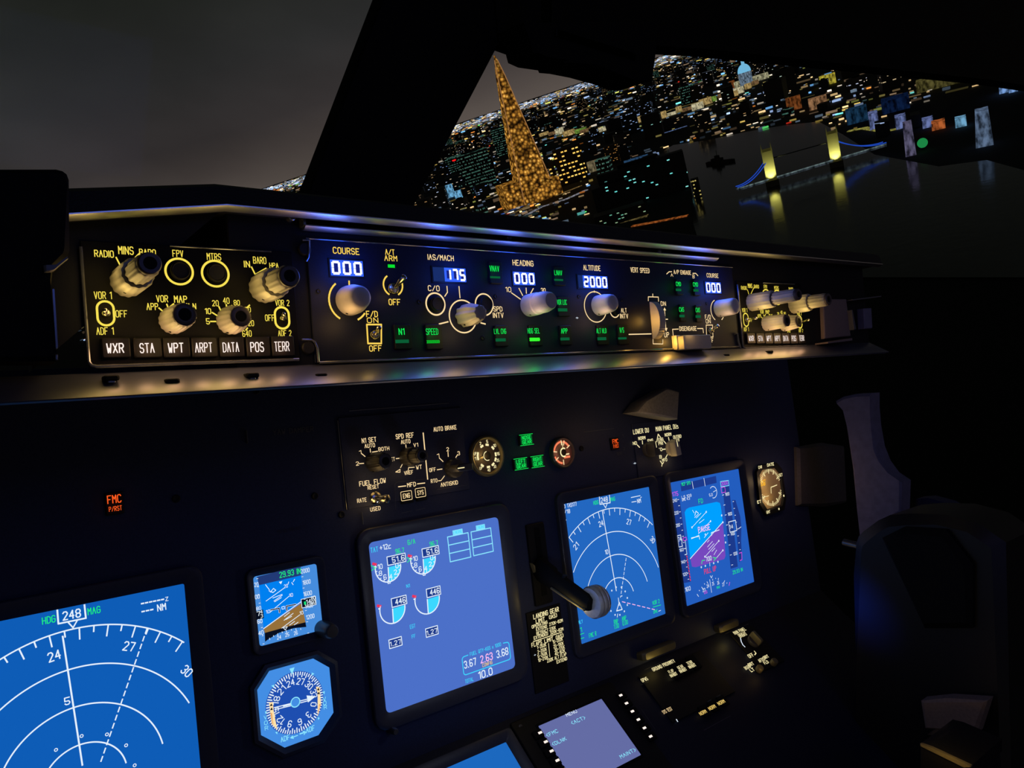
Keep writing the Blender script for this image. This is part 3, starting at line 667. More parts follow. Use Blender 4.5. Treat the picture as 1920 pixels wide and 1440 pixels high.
# left navigation display, cut by the frame
ur, vt = p.uv(344, 1094.5); u0 = ur - DUW; v0 = vt - DUH
t, s = screen_unit('navigation_display', 'large bright blue map screen in the lower left corner of the cockpit', 'screen', ('map_screen_blue_left', (14, 92, 182)), u0, v0, ur, vt, .0015, group='map screens')
P2 = lambda x, y: p.uv(x, y, SW)
cx, cy, R = vfit(p, [(0, 1236), (91, 1193), (137, 1177), (200, 1170), (252, 1174), (299.5, 1185), (352, 1208)])
nav_lines(s, cx, cy, R, (1,), -60, 60, 248, .0011, 190, 300, 1, (u0, v0, ur - .004, vt))
for k_, pts in enumerate((((0, 1331), (127, 1254.5), (207, 1242), (300, 1270), (353, 1313)), ((8, 1440), (137, 1325), (195, 1315), (270, 1347), (310, 1415)), ((92, 1440), (149, 1395), (180, 1390), (222, 1408), (238, 1438)))):
    a_, b_, r_ = vfit(p, pts); nav_lines(s, a_, b_, r_, (1,), -85, 66 if k_ == 0 else 80, 248, .0011, 0, -1, 0, (u0, v0, ur - .004, vt))
s.ln([(117.5, 1193), (154.5, 1434.7)], 3, WHITE, SW)
dashes(s, P2(275.5, 1179), P2(187, 1434), 17, .0010, WHITE)
s.ln([(107.4, 1144), (109.5, 1169.5), (161, 1159), (158.3, 1134)], 3, WHITE, SW); s.ln([(127, 1166), (137, 1177), (145, 1163)], 2.4, WHITE, SW)
s.text('248', 118.7, 1163, 151, 15, WHITE, SW); s.text('HDG', 80, 1170.8, 103.7, 12.5, SG, SW); s.text('MAG', 165.4, 1153, 188, 12, SG, SW)
dashes(s, P2(265, 1132), P2(310, 1123), 6, .0012, WHITE); s.text('Z', 310.5, 1127, 315.5, 7, WHITE, SW); dashes(s, P2(266, 1147), P2(290, 1142), 3, .0012, WHITE); s.text('NM', 296, 1146, 311, 12, WHITE, SW)
s.text('5', 122, 1322, 131, 13, WHITE, SW)
for x, y in ((153, 1380), (105, 1406), (200.5, 1377), (236.5, 1397.5), (252.5, 1435)): oring(s, p, x, y, 2.6, 1.5, WHITE, w=SW)
o = s.build('screen', t)

# right navigation display
u0, vt = p.uv(1057, 945); vt = -.1288 * .72; u1 = p.ux(1215, vt); v0 = vt - DUH
t2, s = screen_unit('navigation_display', 'blue map screen behind the gear lever, right of the engine screen', 'screen', ('map_screen_blue_right', (35, 103, 192)), u0, v0, u1, vt, .0012, group='map screens')
px_ = lambda x, y: (1040 + x / 4.5, 900 + y / 4.5)
cx, cy, R = vfit(p, [px_(*q) for q in ((105, 498), (270, 322), (360, 268), (450, 241), (540, 235), (630, 255), (715, 298), (820, 378))])
clip = (u0, v0, u1 - .002, vt)
nav_lines(s, cx, cy, R, (1,), -60, 60, 248, .0010, 205, 300, 1, clip)
for k_, pts in enumerate((((150, 785), (300, 530), (520, 430), (700, 500), (842, 668)), ((280, 875), (380, 700), (530, 625), (680, 690), (790, 935)), ((415, 935), (470, 850), (545, 823), (610, 855), (665, 978)))):
    a_, b_, r_ = vfit(p, [px_(*q) for q in pts]); nav_lines(s, a_, b_, r_, (1,), -80, 78, 248, .0010, 0, -1, 0, clip)
s.ln([px_(402, 262), px_(520, 935)], 1.8, WHITE, SW)
dashes(s, P2(*px_(603, 660)), P2(*px_(558, 975)), 8, .0009, WHITE); dashes(s, P2(*px_(570, 1027)), P2(*px_(860, 1098)), 7, .0010, SPK)
s.ln([px_(377, 143), px_(382, 205), px_(468, 192), px_(462, 128)], 1.8, WHITE, SW); s.ln([px_(410, 203), px_(430, 235), px_(443, 198)], 1.5, WHITE, SW)
s.ln([px_(545, 1032), px_(523, 1105), px_(570, 1092)], 1.8, WHITE, SW, True); s.ln([px_(537, 995), px_(545, 1060)], 1.5, WHITE, SW); s.ln([px_(532, 1130), px_(528, 1157)], 1.5, WHITE, SW); s.ln([px_(555, 990), px_(558, 980), px_(570, 978)], 1.5, WHITE, SW)
for q in ((482, 933), (595, 940), (460, 985), (613, 995), (613, 1055), (475, 1105), (588, 1108), (510, 1138), (550, 1138), (519, 905), (563, 905)): oring(s, p, *px_(*q), 1.1, 1.2, WHITE, w=SW)
for st, a_, c_, h, m in (('248', (393, 192), 448, 9, WHITE), ('HDG', (330, 210), 370, 7, SG), ('MAG', (473, 180), 510, 7, SG), ('NM', (700, 195), 728, 7.5, WHITE), ('GS180', (78, 240), 91, 7, WHITE), ('TAS177', (108, 232), 185, 7, WHITE), ("'/18", (80, 287), 130, 7, WHITE),
        ('10', (428, 628), 452, 8, WHITE), ('VOR 2', (828, 1055), 885, 7, SG), ('DME', (836, 1127), 870, 5.5, SG), ('RNP', (503, 1217), 537, 8, SG), ('1.00', (503, 1257), 543, 8, SG), ('ANP', (570, 1190), 605, 8, SG), ('0.00', (576, 1228), 618, 8, SG),
        ('FMC R', (293, 1332), 353, 8, SG), ('1', (218, 1283), 230, 8, SG), ('ONLY', (193, 1220), 237, 6.5, SC_)):
    x_, y_ = px_(*a_)
    if st == 'GS180': s.text('0', x_ - 1, y_, x_ + 2.5, h, WHITE, SW); continue
    s.text(st, x_, y_, px_(c_, 0)[0], h, m, SW, .15)
s.ln([px_(830, 1073), px_(895, 1054)], 1.3, SG, SW); s.ln([px_(205, 1308), px_(247, 1292)], 1.3, SG, SW); s.ln([px_(212, 1342), px_(247, 1330)], 1.3, SG, SW); s.ln([px_(877, 1107), px_(895, 1100)], 1.2, WHITE, SW)
s.ln([px_(645, 148), px_(722, 132)], 1.4, WHITE, SW); s.ln([px_(650, 187), px_(688, 180)], 1.4, WHITE, SW); s.ln([px_(724, 148), px_(733, 144)], 1.2, WHITE, SW); s.ln([px_(90, 370), px_(97, 335)], 1.2, WHITE, SW)
s.build('screen', t2)

# engine display
u0, vt = p.uv(690, 1017.5); u1, v0 = p.uv(965, 1250.5)
vt = -.1277 * .72; v0 = -.3658 * .72
t3, s = screen_unit('engine_display', 'lilac blue engine screen with round gauges in the centre of the panel', 'screen', ('engine_screen_blue', (76, 112, 200)), u0, v0, u1, vt, .005)
e_ = lambda x, y: (680 + x / 6.4, 960 + y / 6.4); j_ = lambda x, y: (680 + x / 4.8, 1120 + y / 4.8)
for (gx, gy), bx, val, num in (((305, 665), ((290, 540), (518, 592)), '51.6', 1), ((725, 568), ((710, 445), (918, 500)), '51.6', 1), ((358, 1162), ((342, 1042), (530, 1098)), '446', 0), ((775, 1048), ((762, 928), (937, 985)), '446', 0)):
    x, y = e_(gx, gy); gu, gv = P2(x, y); r = p.dv(x, y + 14, 27.5)
    n = 24; s.poly([(gu, gv)] + [(gu + r * math.cos(math.radians(2 - 95 * i / n)), gv + r * math.sin(math.radians(2 - 95 * i / n))) for i in range(n + 1)], SW, SC_)
    s.ring(gu, gv, r, .0012, SW + .0001, WHITE, 2, -203); a = math.radians(-93); s.line([(gu, gv), (gu + r * 1.0 * math.cos(a), gv + r * 1.0 * math.sin(a))], .0012, SW + .0001, WHITE)
    a = math.radians(-203); s.line([(gu + r * .98 * math.cos(a), gv + r * .98 * math.sin(a)), (gu + r * 1.22 * math.cos(a), gv + r * 1.22 * math.sin(a))], .0026, SW + .0001, SR)
    a = math.radians(-193); s.line([(gu + r * math.cos(a), gv + r * math.sin(a)), (gu + r * 1.1 * math.cos(a), gv + r * 1.1 * math.sin(a))], .0012, SW + .0001, WHITE)
    if num:
        for k, nm in enumerate(('0', '', '2', '', '4', '', '6', '', '8', '', '10')):
            a = math.radians(-3 - 19.0 * k); s.line([(gu + r * math.cos(a), gv + r * math.sin(a)), (gu + r * .88 * math.cos(a), gv + r * .88 * math.sin(a))], .0009, SW + .0001, WHITE)
            if nm: s.text_at(nm, gu + r * .70 * math.cos(a) - .0015, gv + r * .70 * math.sin(a) - .002, .003 if len(nm) == 1 else .005, .0046, WHITE, SW + .0001, .16)
        a = math.radians(-93); s.line([(gu + r * 1.0 * math.cos(a) - .0013, gv - r * 1.0), (gu + r * math.cos(a) - .0013, gv - r * 1.1), (gu + r * math.cos(a) + .0013, gv - r * 1.1), (gu + r * math.cos(a) + .0013, gv - r)], .0008, SW + .0001, WHITE)
        a = math.radians(170); q = (gu + r * 1.02 * math.cos(a), gv + r * 1.02 * math.sin(a)); s.line([(q[0] - .004, q[1] + .003), q, (q[0] - .004, q[1] - .002)], .0008, SW + .0001, SG); s.line([q, (q[0] + .002, q[1])], .0008, SW + .0001, SG)
    a_, c_ = P2(*e_(*bx[0])), P2(*e_(*bx[1])); s.rect(a_[0], c_[1], c_[0], a_[1], SW, SNAVY); q = rrect(a_[0], c_[1], c_[0], a_[1]); s.line(q + [q[0]], .0009, SW + .0001, WHITE)
    wd_ = (c_[0] - a_[0]) * .66; s.text_at(val, c_[0] - wd_ - .0015, c_[1] + .0018, wd_, (a_[1] - c_[1]) - .0036, WHITE, SW + .0002, .17)
for st, q, x2, h, m in (('TAT', (100, 490), 185, 9, SC_), ('+12c', (210, 460), 338, 9, WHITE), ('G/A', (545, 393), 630, 8.5, SG), ('96.7', (398, 500), 497, 8, SG), ('96.7', (808, 412), 903, 8, SG), ('N1', (528, 910), 565, 6, SC_), ('EGT', (572, 1402), 632, 7, SC_)):
    x, y = e_(*q); s.text(st, x, y, e_(x2, 0)[0], h, m, SW)
for st, q, x2, h, m in (('FF', (445, 370), 475, 6.5, SC_), ('FUEL QTY-KGS x 1000', (968, 528), 1245, 6.5, SC_), ('3.67', (918, 640), 1022, 13, WHITE), ('2.63', (1065, 592), 1170, 13, SPK), ('3.68', (1210, 545), 1310, 13, WHITE), ('CONFIG', (1080, 628), 1167, 6, SAM), ('TOTAL', (925, 775), 998, 7, SC_), ('10.0', (1048, 735), 1168, 13, WHITE), ('1.27', (248, 443), 345, 8, WHITE), ('1.27', (578, 343), 672, 8, WHITE)):
    x, y = j_(*q); s.text(st, x, y, j_(x2, 0)[0], h, m, SW + .0002)
for A, B in (((235, 385), (355, 428)), ((565, 285), (680, 328))):
    a_, c_ = P2(*j_(*A)), P2(*j_(*B)); s.rect(a_[0], c_[1], c_[0], a_[1], SW, SNAVY); q = rrect(a_[0], c_[1], c_[0], a_[1]); s.line(q + [q[0]], .0009, SW + .0001, WHITE)
a_, c_ = P2(*j_(893, 540)), P2(*j_(1333, 555)); q = rrect(a_[0], c_[1], c_[0], a_[1], .003); n = 5
s.line([P2(*j_(948, 520))] + q[10:15] + q[15:] + q[:10] + [P2(*j_(1265, 412))], .0010, SW, SC_)
for A, B, H in (((1018, 300), (1298, 540), ((1080, 245), (1205, 275))), ((1300, 240), (1568, 470), ((1360, 190), (1473, 216)))):
    a_, c_ = P2(*e_(*A)), P2(*e_(*B))
    for k in range(4): v_ = a_[1] + (c_[1] - a_[1]) * k / 3; s.line([(a_[0], v_), (c_[0], v_)], .0011, SW, SLC)
    for u_ in (a_[0], c_[0]): s.line([(u_, a_[1]), (u_, c_[1])], .0011, SW, SLC)
    h0, h1 = P2(*e_(*H[0])), P2(*e_(*H[1])); s.rect(h0[0], a_[1] + .0005, h1[0], a_[1] + .0058, SW, SLC); s.text_at('ENGINE', h0[0] + .0008, a_[1] + .0016, (h1[0] - h0[0]) - .0016, .0034, SC_, SW + .0002, .2)
s.build('screen', t3)
for x, y in ((731, 1367), (964, 1360.6)):
    u, v = p.uv(x, y); q = p.dv(x, y, 7); b = MB(p); b.lathe(u, v, [(q * 1.3, 0), (q * 1.2, .004), (q, .005), (q * .95, .012), (q * .7, .013), (q * .1, .013)], DKNOB, 24); b.build('dimmer_knob', t3)

# right primary flight display
vt = -.1292 * .72; u0, _ = p.uv(1256, 905); u1 = p.ux(1383, vt); v0 = vt - DUH
t4, s = screen_unit('primary_flight_display', 'blue flight screen with cyan and purple horizon, farthest screen to the right', 'screen', ('flight_screen_blue', (35, 93, 190)), u0, v0, u1, vt, .0012)
n_ = lambda x, y: (1240 + x / 4.964, 860 + y / 4.964)
def npg(pts, m, w=SW): s.pg([n_(*q) for q in pts], m, w)
npg([(178, 238), (508, 160), (515, 225), (186, 305)], SNAVY); s.ln([n_(286, 212), n_(298, 280)], 1.2, WHITE, SW + .0002); s.ln([n_(396, 182), n_(408, 255)], 1.2, WHITE, SW + .0002)
npg([(105, 385), (170, 370), (275, 1145), (205, 1160)], SNAVY); npg([(570, 262), (630, 250), (712, 1005), (645, 1025)], SNAVY)
npg([(660, 385), (690, 385), (735, 540), (745, 640), (742, 760), (752, 935), (725, 965), (690, 600)], SNAVY)
SKY = glow('horizon_cyan', (0, 160, 255), 1.); GND = glow('horizon_purple', (118, 72, 190), 1.)
npg([(232, 470), (260, 455), (515, 402), (545, 412), (552, 435), (573, 590), (270, 930), (217, 500)], SKY); npg([(270, 930), (573, 590), (597, 905), (585, 935), (320, 1010), (285, 1005)], GND)
s.ln([n_(268, 932), n_(573, 590)], 1.5, WHITE, SW + .0002)
for l in (((290, 635), (418, 497)), ((325, 552), (370, 508)), ((352, 600), (398, 565)), ((310, 548), (345, 515)), ((408, 912), (535, 765)), ((428, 778), (446, 758)), ((430, 822), (476, 770)), ((440, 845), (490, 790)), ((470, 865), (500, 832)), ((490, 895), (515, 850)), ((515, 922), (573, 852)), ((345, 700), (460, 580)), ((400, 735), (435, 690)), ((290, 480), (305, 505))):
    s.ln([n_(*q) for q in l], 1.1, WHITE, SW + .0003)
for l in (((280, 745), (350, 715), (357, 750)), ((540, 662), (465, 690), (468, 715)), ((280, 738), (350, 722)), ((312, 528), (322, 488), (345, 508))): s.ln([n_(*q) for q in l], 1.6, WHITE, SW + .0003)
for q in ((418, 495), (285, 640), (458, 582), (535, 765), (405, 912), (573, 853), (573, 592), (590, 715), (598, 780), (562, 528), (372, 1010), (410, 998), (487, 972), (527, 960), (410, 705)): oring(s, p, *n_(*q), 1.3, 1.2, WHITE, w=SW + .0003)
for st, q, x2, h, m in (('MCP SPD', (192, 254), 272, 6, SG), ('175', (105, 352), 157, 7.5, SM), ('240', (109, 407), 146, 5.5, WHITE), ('220', (124, 522), 160, 5.5, WHITE), ('200', (139, 637), 173, 5.5, WHITE), ('160', (171, 868), 207, 5.5, WHITE), ('140', (187, 980), 222, 5.5, WHITE), ('120', (203, 1095), 240, 5.5, WHITE),
        ('74', (160, 773), 188, 8, WHITE), ('.160', (215, 1242), 272, 7.5, WHITE), ('PAUSE', (348, 688), 455, 10, SPK), ('FD', (350, 418), 387, 8, SG), ('700', (418, 958), 468, 8, WHITE), ('PULL UP', (403, 1075), 512, 9, SR), ('29.93 IN', (667, 1076), 758, 6.5, SG),
        ('1800', (597, 347), 633, 5.5, WHITE), ('1600', (622, 532), 658, 5.5, WHITE), ('1400', (648, 717), 684, 5.5, WHITE), ('1200', (673, 902), 708, 5.5, WHITE), ('14', (638, 655), 668, 7, WHITE), ('2000', (560, 250), 620, 6, SM), ('LS.109', (192, 372), 280, 5, WHITE), ('DME 4.3', (195, 395), 265, 5, WHITE), ('5.0', (448, 352), 478, 5, WHITE),
        ('24', (425, 1203), 446, 6, WHITE), ('25', (475, 1180), 492, 6, WHITE), ('26', (523, 1172), 540, 6, WHITE), ('27', (570, 1188), 588, 6, WHITE), ('23', (387, 1240), 410, 6, WHITE), ('MAG', (518, 1212), 545, 4.5, SG), ('GS', (400, 1260), 428, 5, SM)):
    x, y = n_(*q); s.text(st, x, y, n_(x2, 0)[0], h, m, SW + .0004, .15)
s.ln([n_(148, 718), n_(180, 710), n_(185, 745), n_(195, 758), n_(190, 790), n_(198, 815), n_(163, 823)], 1.3, WHITE, SW + .0003, True); s.ln([n_(625, 590), n_(690, 573), n_(703, 668), n_(640, 685)], 1.4, WHITE, SW + .0003, True)
s.ln([n_(550, 213), n_(625, 202), n_(630, 250), n_(555, 262)], 1.2, SLC, SW + .0003, True); s.ln([n_(555, 270), n_(590, 262), n_(597, 310), n_(562, 320)], 1.2, SM, SW + .0003, True)
s.ln([n_(200, 740), n_(230, 730), n_(238, 755), n_(210, 765)], 1.2, SM, SW + .0003, True); s.ln([n_(222, 760), n_(238, 890), n_(220, 893)], 1.2, WHITE, SW + .0003); s.ln([n_(218, 838), n_(232, 834)], 1.2, WHITE, SW + .0003)
for k in range(9): s.ln([n_(236 + k * 4, 905 + k * 27), n_(240 + k * 4, 918 + k * 27)], 2.2, SR, SW + .0003)
for k in range(7): s.ln([n_(152 + k * 14.5, 382 + k * 114), n_(164 + k * 14.5, 380 + k * 114)], 1.1, WHITE, SW + .0003); s.ln([n_(160 + k * 14.5, 439 + k * 114), n_(171 + k * 14.5, 437 + k * 114)], 1.1, WHITE, SW + .0003)
for k in range(8): s.ln([n_(568 + k * 12, 340 + k * 93), n_(582 + k * 12, 336 + k * 93)], 1.1, WHITE, SW + .0003)
for k in range(8): s.ln([n_(665 + k * 9, 400 + k * 64), n_(674 + k * 9, 398 + k * 64)], 1.1, WHITE, SW + .0003)
s.ln([n_(715, 655), n_(742, 635)], 1.2, WHITE, SW + .0003); s.ln([n_(725, 880), n_(748, 872), n_(750, 940), n_(732, 948)], 1.4, SM, SW + .0003)
oring(s, p, *n_(483, 312), 11, 1.2, WHITE, 130, -110, SW + .0003); s.ln([n_(483, 310), n_(510, 295)], 1.1, WHITE, SW + .0003)
s.ln([n_(375, 978), n_(380, 948), n_(405, 945)], 1.6, SG, SW + .0003); s.ln([n_(480, 920), n_(510, 925), n_(488, 948)], 1.6, SG, SW + .0003)
s.ln([n_(450, 1125), n_(468, 1245)], 1.2, WHITE, SW + .0003); s.ln([n_(455, 1090), n_(467, 1110), n_(475, 1088)], 1.2, WHITE, SW + .0003); s.ln([n_(450, 965), n_(452, 1000)], 1.2, WHITE, SW + .0003)
for a_, c_ in (((333, 1262), (347, 1283)), ((375, 1195), (392, 1220)), ((425, 1145), (433, 1162)), ((477, 1120), (479, 1133)), ((531, 1113), (530, 1128)), ((590, 1135), (583, 1150)), ((352, 1225), (357, 1230)), ((400, 1163), (404, 1170)), ((505, 1112), (506, 1117)), ((612, 1155), (608, 1160))): s.ln([n_(*a_), n_(*c_)], 1.2, WHITE, SW + .0003)
s.ln([n_(630, 1180), n_(637, 1150)], 1.4, SM, SW + .0003)
s.build('screen', t4)

# standby attitude screen
o_ = lambda x, y: (440 + x / 3.6, 1020 + y / 3.6)
u0, vt = p.uv(*o_(122, 222)); u1 = p.uv(*o_(545, 118))[0]; v0 = p.uv(*o_(165, 690))[1]
t5, s = screen_unit('standby_attitude_display', 'small square standby screen with blue sky and brown ground above the round compass', 'screen', ('standby_screen_blue', (70, 140, 220)), u0, v0, u1, vt, .0025, .005, .005)
def opg(pts, m, w=SW): s.pg([o_(*q) for q in pts], m, w)
def otx(st, q, x2, h, m, w=SW + .0004, wt=.15): x, y = o_(*q); s.text(st, x, y, o_(x2, 0)[0], h, m, w, wt)
opg([(150, 222), (445, 145), (450, 212), (165, 278)], glow('standby_header_blue', (34, 58, 118), 1.)); opg([(165, 278), (450, 208), (452, 250), (470, 385), (195, 572)], glow('standby_sky_blue', (0, 128, 240), 1.))
opg([(195, 572), (450, 388), (478, 528), (330, 572), (203, 600)], glow('standby_ground_brown', (150, 112, 58), 1.)); opg([(203, 600), (330, 565), (478, 528), (484, 560), (400, 568), (300, 600), (225, 645), (205, 660)], SBLK, SW + .0001)
s.ln([o_(195, 572), o_(450, 388)], 1.6, WHITE, SW + .0003)
otx('29.93 IN', (305, 228), 445, 10, SG)
for st, q, x2, h in (('2000', (450, 199), 505, 7.5), ('1800', (462, 276), 512, 7.5), ('1600', (467, 353), 521, 7.5), ('1400', (478, 436), 528, 7), ('1200', (485, 510), 538, 7.5), ('20', (135, 290), 160, 7.5), ('00', (140, 372), 168, 7.5), ('80', (148, 448), 178, 6), ('60', (156, 538), 186, 7.5), ('40', (163, 617), 194, 7.5), ('24', (288, 645), 313, 6.5), ('25', (343, 627), 368, 6.5), ('26', (402, 615), 425, 6.5), ('20', (335, 297), 358, 6), ('10', (370, 358), 393, 6), ('10', (213, 470), 238, 6), ('10', (440, 478), 463, 6)): otx(st, q, x2, h, WHITE)
for l in (((212, 385), (335, 297)), ((258, 365), (320, 340)), ((265, 385), (322, 345)), ((270, 390), (315, 362)), ((240, 460), (370, 350)), ((318, 568), (440, 478)), ((335, 490), (370, 462)), ((333, 515), (395, 468)), ((345, 510), (385, 488)), ((370, 548), (405, 522)), ((402, 546), (428, 528)), ((208, 275), (235, 310)), ((365, 255), (360, 272)), ((385, 260), (395, 275)), ((395, 255), (405, 238)), ((232, 315), (245, 325))): s.ln([o_(*q) for q in l], 1.3, WHITE, SW + .0003)
s.ln([o_(245, 320), o_(262, 300), o_(278, 312), o_(258, 328)], 1.4, WHITE, SW + .0003, True); opg([(298, 256), (322, 250), (312, 272)], WHITE, SW + .0003); s.ln([o_(328, 565), o_(355, 558), o_(342, 580)], 1.2, WHITE, SW + .0004, True)
for l in (((243, 445), (300, 434), (303, 462)), ((352, 448), (350, 420), (412, 408))): s.ln([o_(*q) for q in l], 3.2, WHITE, SW + .0003); s.ln([o_(*q) for q in l], 2.0, SBLK, SW + .0004)
s.ln([o_(318, 425), o_(335, 420), o_(337, 437), o_(320, 440)], 1.2, WHITE, SW + .0003, True)
opg([(448, 374), (545, 352), (550, 408), (455, 432)], SBLK, SW + .0003); opg([(142, 455), (192, 442), (198, 500), (148, 512)], SBLK, SW + .0003); s.ln([o_(448, 374), o_(545, 352), o_(550, 408), o_(455, 432)], 1.1, WHITE, SW + .0004, True)
otx('14', (485, 407), 515, 8, WHITE); otx('80', (518, 378), 544, 6.5, WHITE); otx('60', (520, 407), 546, 6.5, WHITE); otx('7', (152, 487), 172, 8, WHITE); otx('4', (175, 470), 188, 6, WHITE); otx('3', (178, 497), 190, 6, WHITE); opg([(467, 390), (480, 387), (483, 408), (470, 411)], SG, SW + .0005)
for k in range(9): a_ = (148 + k * 5.2, 235 + k * 55); s.ln([o_(a_[0], a_[1] + 0), o_(a_[0] + 10, a_[1] - 2)], 1, WHITE, SW + .0003)
for k in range(6): s.ln([o_(452 + k * 8, 222 + k * 76), o_(462 + k * 8, 220 + k * 76)], 1, WHITE, SW + .0003)
for x, y, d in ((235, 635, 12), (262, 618, 8), (290, 605, 14), (320, 592, 8), (348, 583, 14), (382, 575, 8), (413, 570, 14), (445, 570, 8)): s.ln([o_(x, y), o_(x + 2, y + d)], 1.1, WHITE, SW + .0004)
s.build('screen', t5)
kb = knob(t5, p, 603, 1178, 16, 625, 1181.5, 14, 'plain', DKNOB, cap=None)
b = MB(p); b.text('BARO', 570.6, 1200, 588.6, 6, FAINT, .0062); b.build('printed_word', t5)

# octagonal radio compass
oct_ = [p.uv(*o_(*q)) for q in ((232, 858), (525, 775), (632, 835), (660, 1135), (560, 1285), (335, 1368), (178, 1285), (152, 985))][::-1]
cu_ = sum(q[0] for q in oct_) / 8; cv_ = sum(q[1] for q in oct_) / 8
t6 = thing('radio_compass', 'octagonal pale blue compass instrument with a round dial of numbers under the standby screen', 'instrument', p, cu_, cv_)
sc = lambda k, q: (cu_ + (q[0] - cu_) * k, cv_ + (q[1] - cv_) * k)
b = MB(p); rg = [([sc(1.22, q) for q in oct_], 0), ([sc(1.22, q) for q in oct_], .005), ([sc(1.13, q) for q in oct_], .006), ([sc(1.01, q) for q in oct_], .0012)]
vs = [(a, c, w) for r, w in rg for a, c in r]; fs = [[k * 8 + i, k * 8 + (i + 1) % 8, (k + 1) * 8 + (i + 1) % 8, (k + 1) * 8 + i] for k in range(3) for i in range(8)]
b.add(vs, fs, SCREENBZ); b.build('surround', t6)
s = MB(p); s.poly([sc(1.015, q) for q in oct_], .0013, glow('compass_face_blue', (68, 142, 228), 1., True))
du, dv_ = P2(*o_(408, 1070)); DR = p.dv(*o_(408, 1275), 59)
s.disc(du, dv_, DR, SW, glow('compass_dial_blue', (30, 78, 176), 1.), 48)
for h in range(0, 360, 5):
    a = math.radians(90 - (h - 248)); l = .15 if h % 10 == 0 else .09; s.line([(du + DR * .97 * math.cos(a), dv_ + DR * .97 * math.sin(a)), (du + DR * (.97 - l) * math.cos(a), dv_ + DR * (.97 - l) * math.sin(a))], .0010, SW + .0002, WHITE)
    if h % 30 == 0:
        st = str(h // 10); hh = DR * .19; wd_ = DR * (.11 if len(st) == 1 else .25); q = (du + DR * .67 * math.cos(a), dv_ + DR * .67 * math.sin(a)); g = a - pi / 2
        s.text_at(st, q[0] - wd_ / 2 * math.cos(g) + hh / 2 * math.sin(g), q[1] - wd_ / 2 * math.sin(g) - hh / 2 * math.cos(g), wd_, hh, WHITE, SW + .0002, .14, g)
for A, B in (((265, 1105), (375, 1078)), ((270, 1118), (378, 1092)), ((440, 1060), (500, 1045)), ((445, 1072), (502, 1056))): s.ln([o_(*A), o_(*B)], 1.8, WHITE, SW + .0004)
s.pg([o_(*q) for q in ((485, 1022), (548, 1028), (495, 1070))], WHITE, SW + .0004); s.ln([o_(330, 1092), o_(378, 1080)], 3.6, WHITE, SW + .0004)
oring(s, p, *o_(410, 1068), 9, 2, SLC, w=SW + .0006); s.disc(du, dv_, p.dv(*o_(410, 1068), 8), SW + .0005, glow('compass_face_blue', (0, 0, 0)), 24)
FLAG = glow('flag_cream', (255, 225, 170), 1.); FLAGO = glow('flag_orange', (225, 140, 50), 1.)
for pts, m in ((((548, 962), (575, 968), (578, 1015), (582, 1080), (560, 1165), (560, 1010)), FLAG), (((232, 1070), (258, 1066), (262, 1120), (288, 1255), (250, 1215), (240, 1140)), FLAG), (((570, 1080), (582, 1080), (560, 1160)), FLAGO), (((240, 1140), (252, 1140), (262, 1220), (250, 1215)), FLAGO)): s.pg([o_(*q) for q in pts], m, SW + .0005)
for pts in (((555, 985), (568, 968), (572, 990)), ((556, 1012), (570, 995), (575, 1015)), ((236, 1095), (248, 1076), (256, 1092)), ((238, 1122), (250, 1102), (258, 1120))): s.pg([o_(*q) for q in pts], SBLK, SW + .0007)
for pts in (((370, 842), (404, 832), (388, 882)), ((520, 868), (538, 875), (520, 890)), ((248, 955), (270, 950), (262, 972)), ((592, 1000), (608, 992), (606, 1014)), ((205, 1128), (220, 1135), (207, 1148)), ((560, 1168), (574, 1175), (564, 1188)), ((274, 1272), (288, 1265), (288, 1285))): s.pg([o_(*q) for q in pts], SLC, SW + .0002)
for st, q, x2, h, m in (('ADF', (314, 1338), 372, 9, SLC), ('ADF', (485, 1275), 540, 9, SLC), ('V', (598, 1062), 616, 7, SLC), ('O', (600, 1088), 618, 7, SLC), ('R', (604, 1116), 622, 7, SLC), ('V', (200, 1186), 218, 7, SLC), ('O', (202, 1222), 222, 7, SLC), ('R', (206, 1258), 226, 7, SLC)): otx(st, q, x2, h, m)
s.ln([o_(380, 1308), o_(425, 1292)], 1.8, SLC, SW + .0002); s.ln([o_(392, 1296), o_(378, 1308), o_(398, 1312)], 1.8, SLC, SW + .0002); s.ln([o_(440, 1282), o_(470, 1272)], 2.4, SLC, SW + .0002); s.ln([o_(462, 1264), o_(480, 1270), o_(468, 1286)], 1.8, SLC, SW + .0002)
s.build('dial', t6)

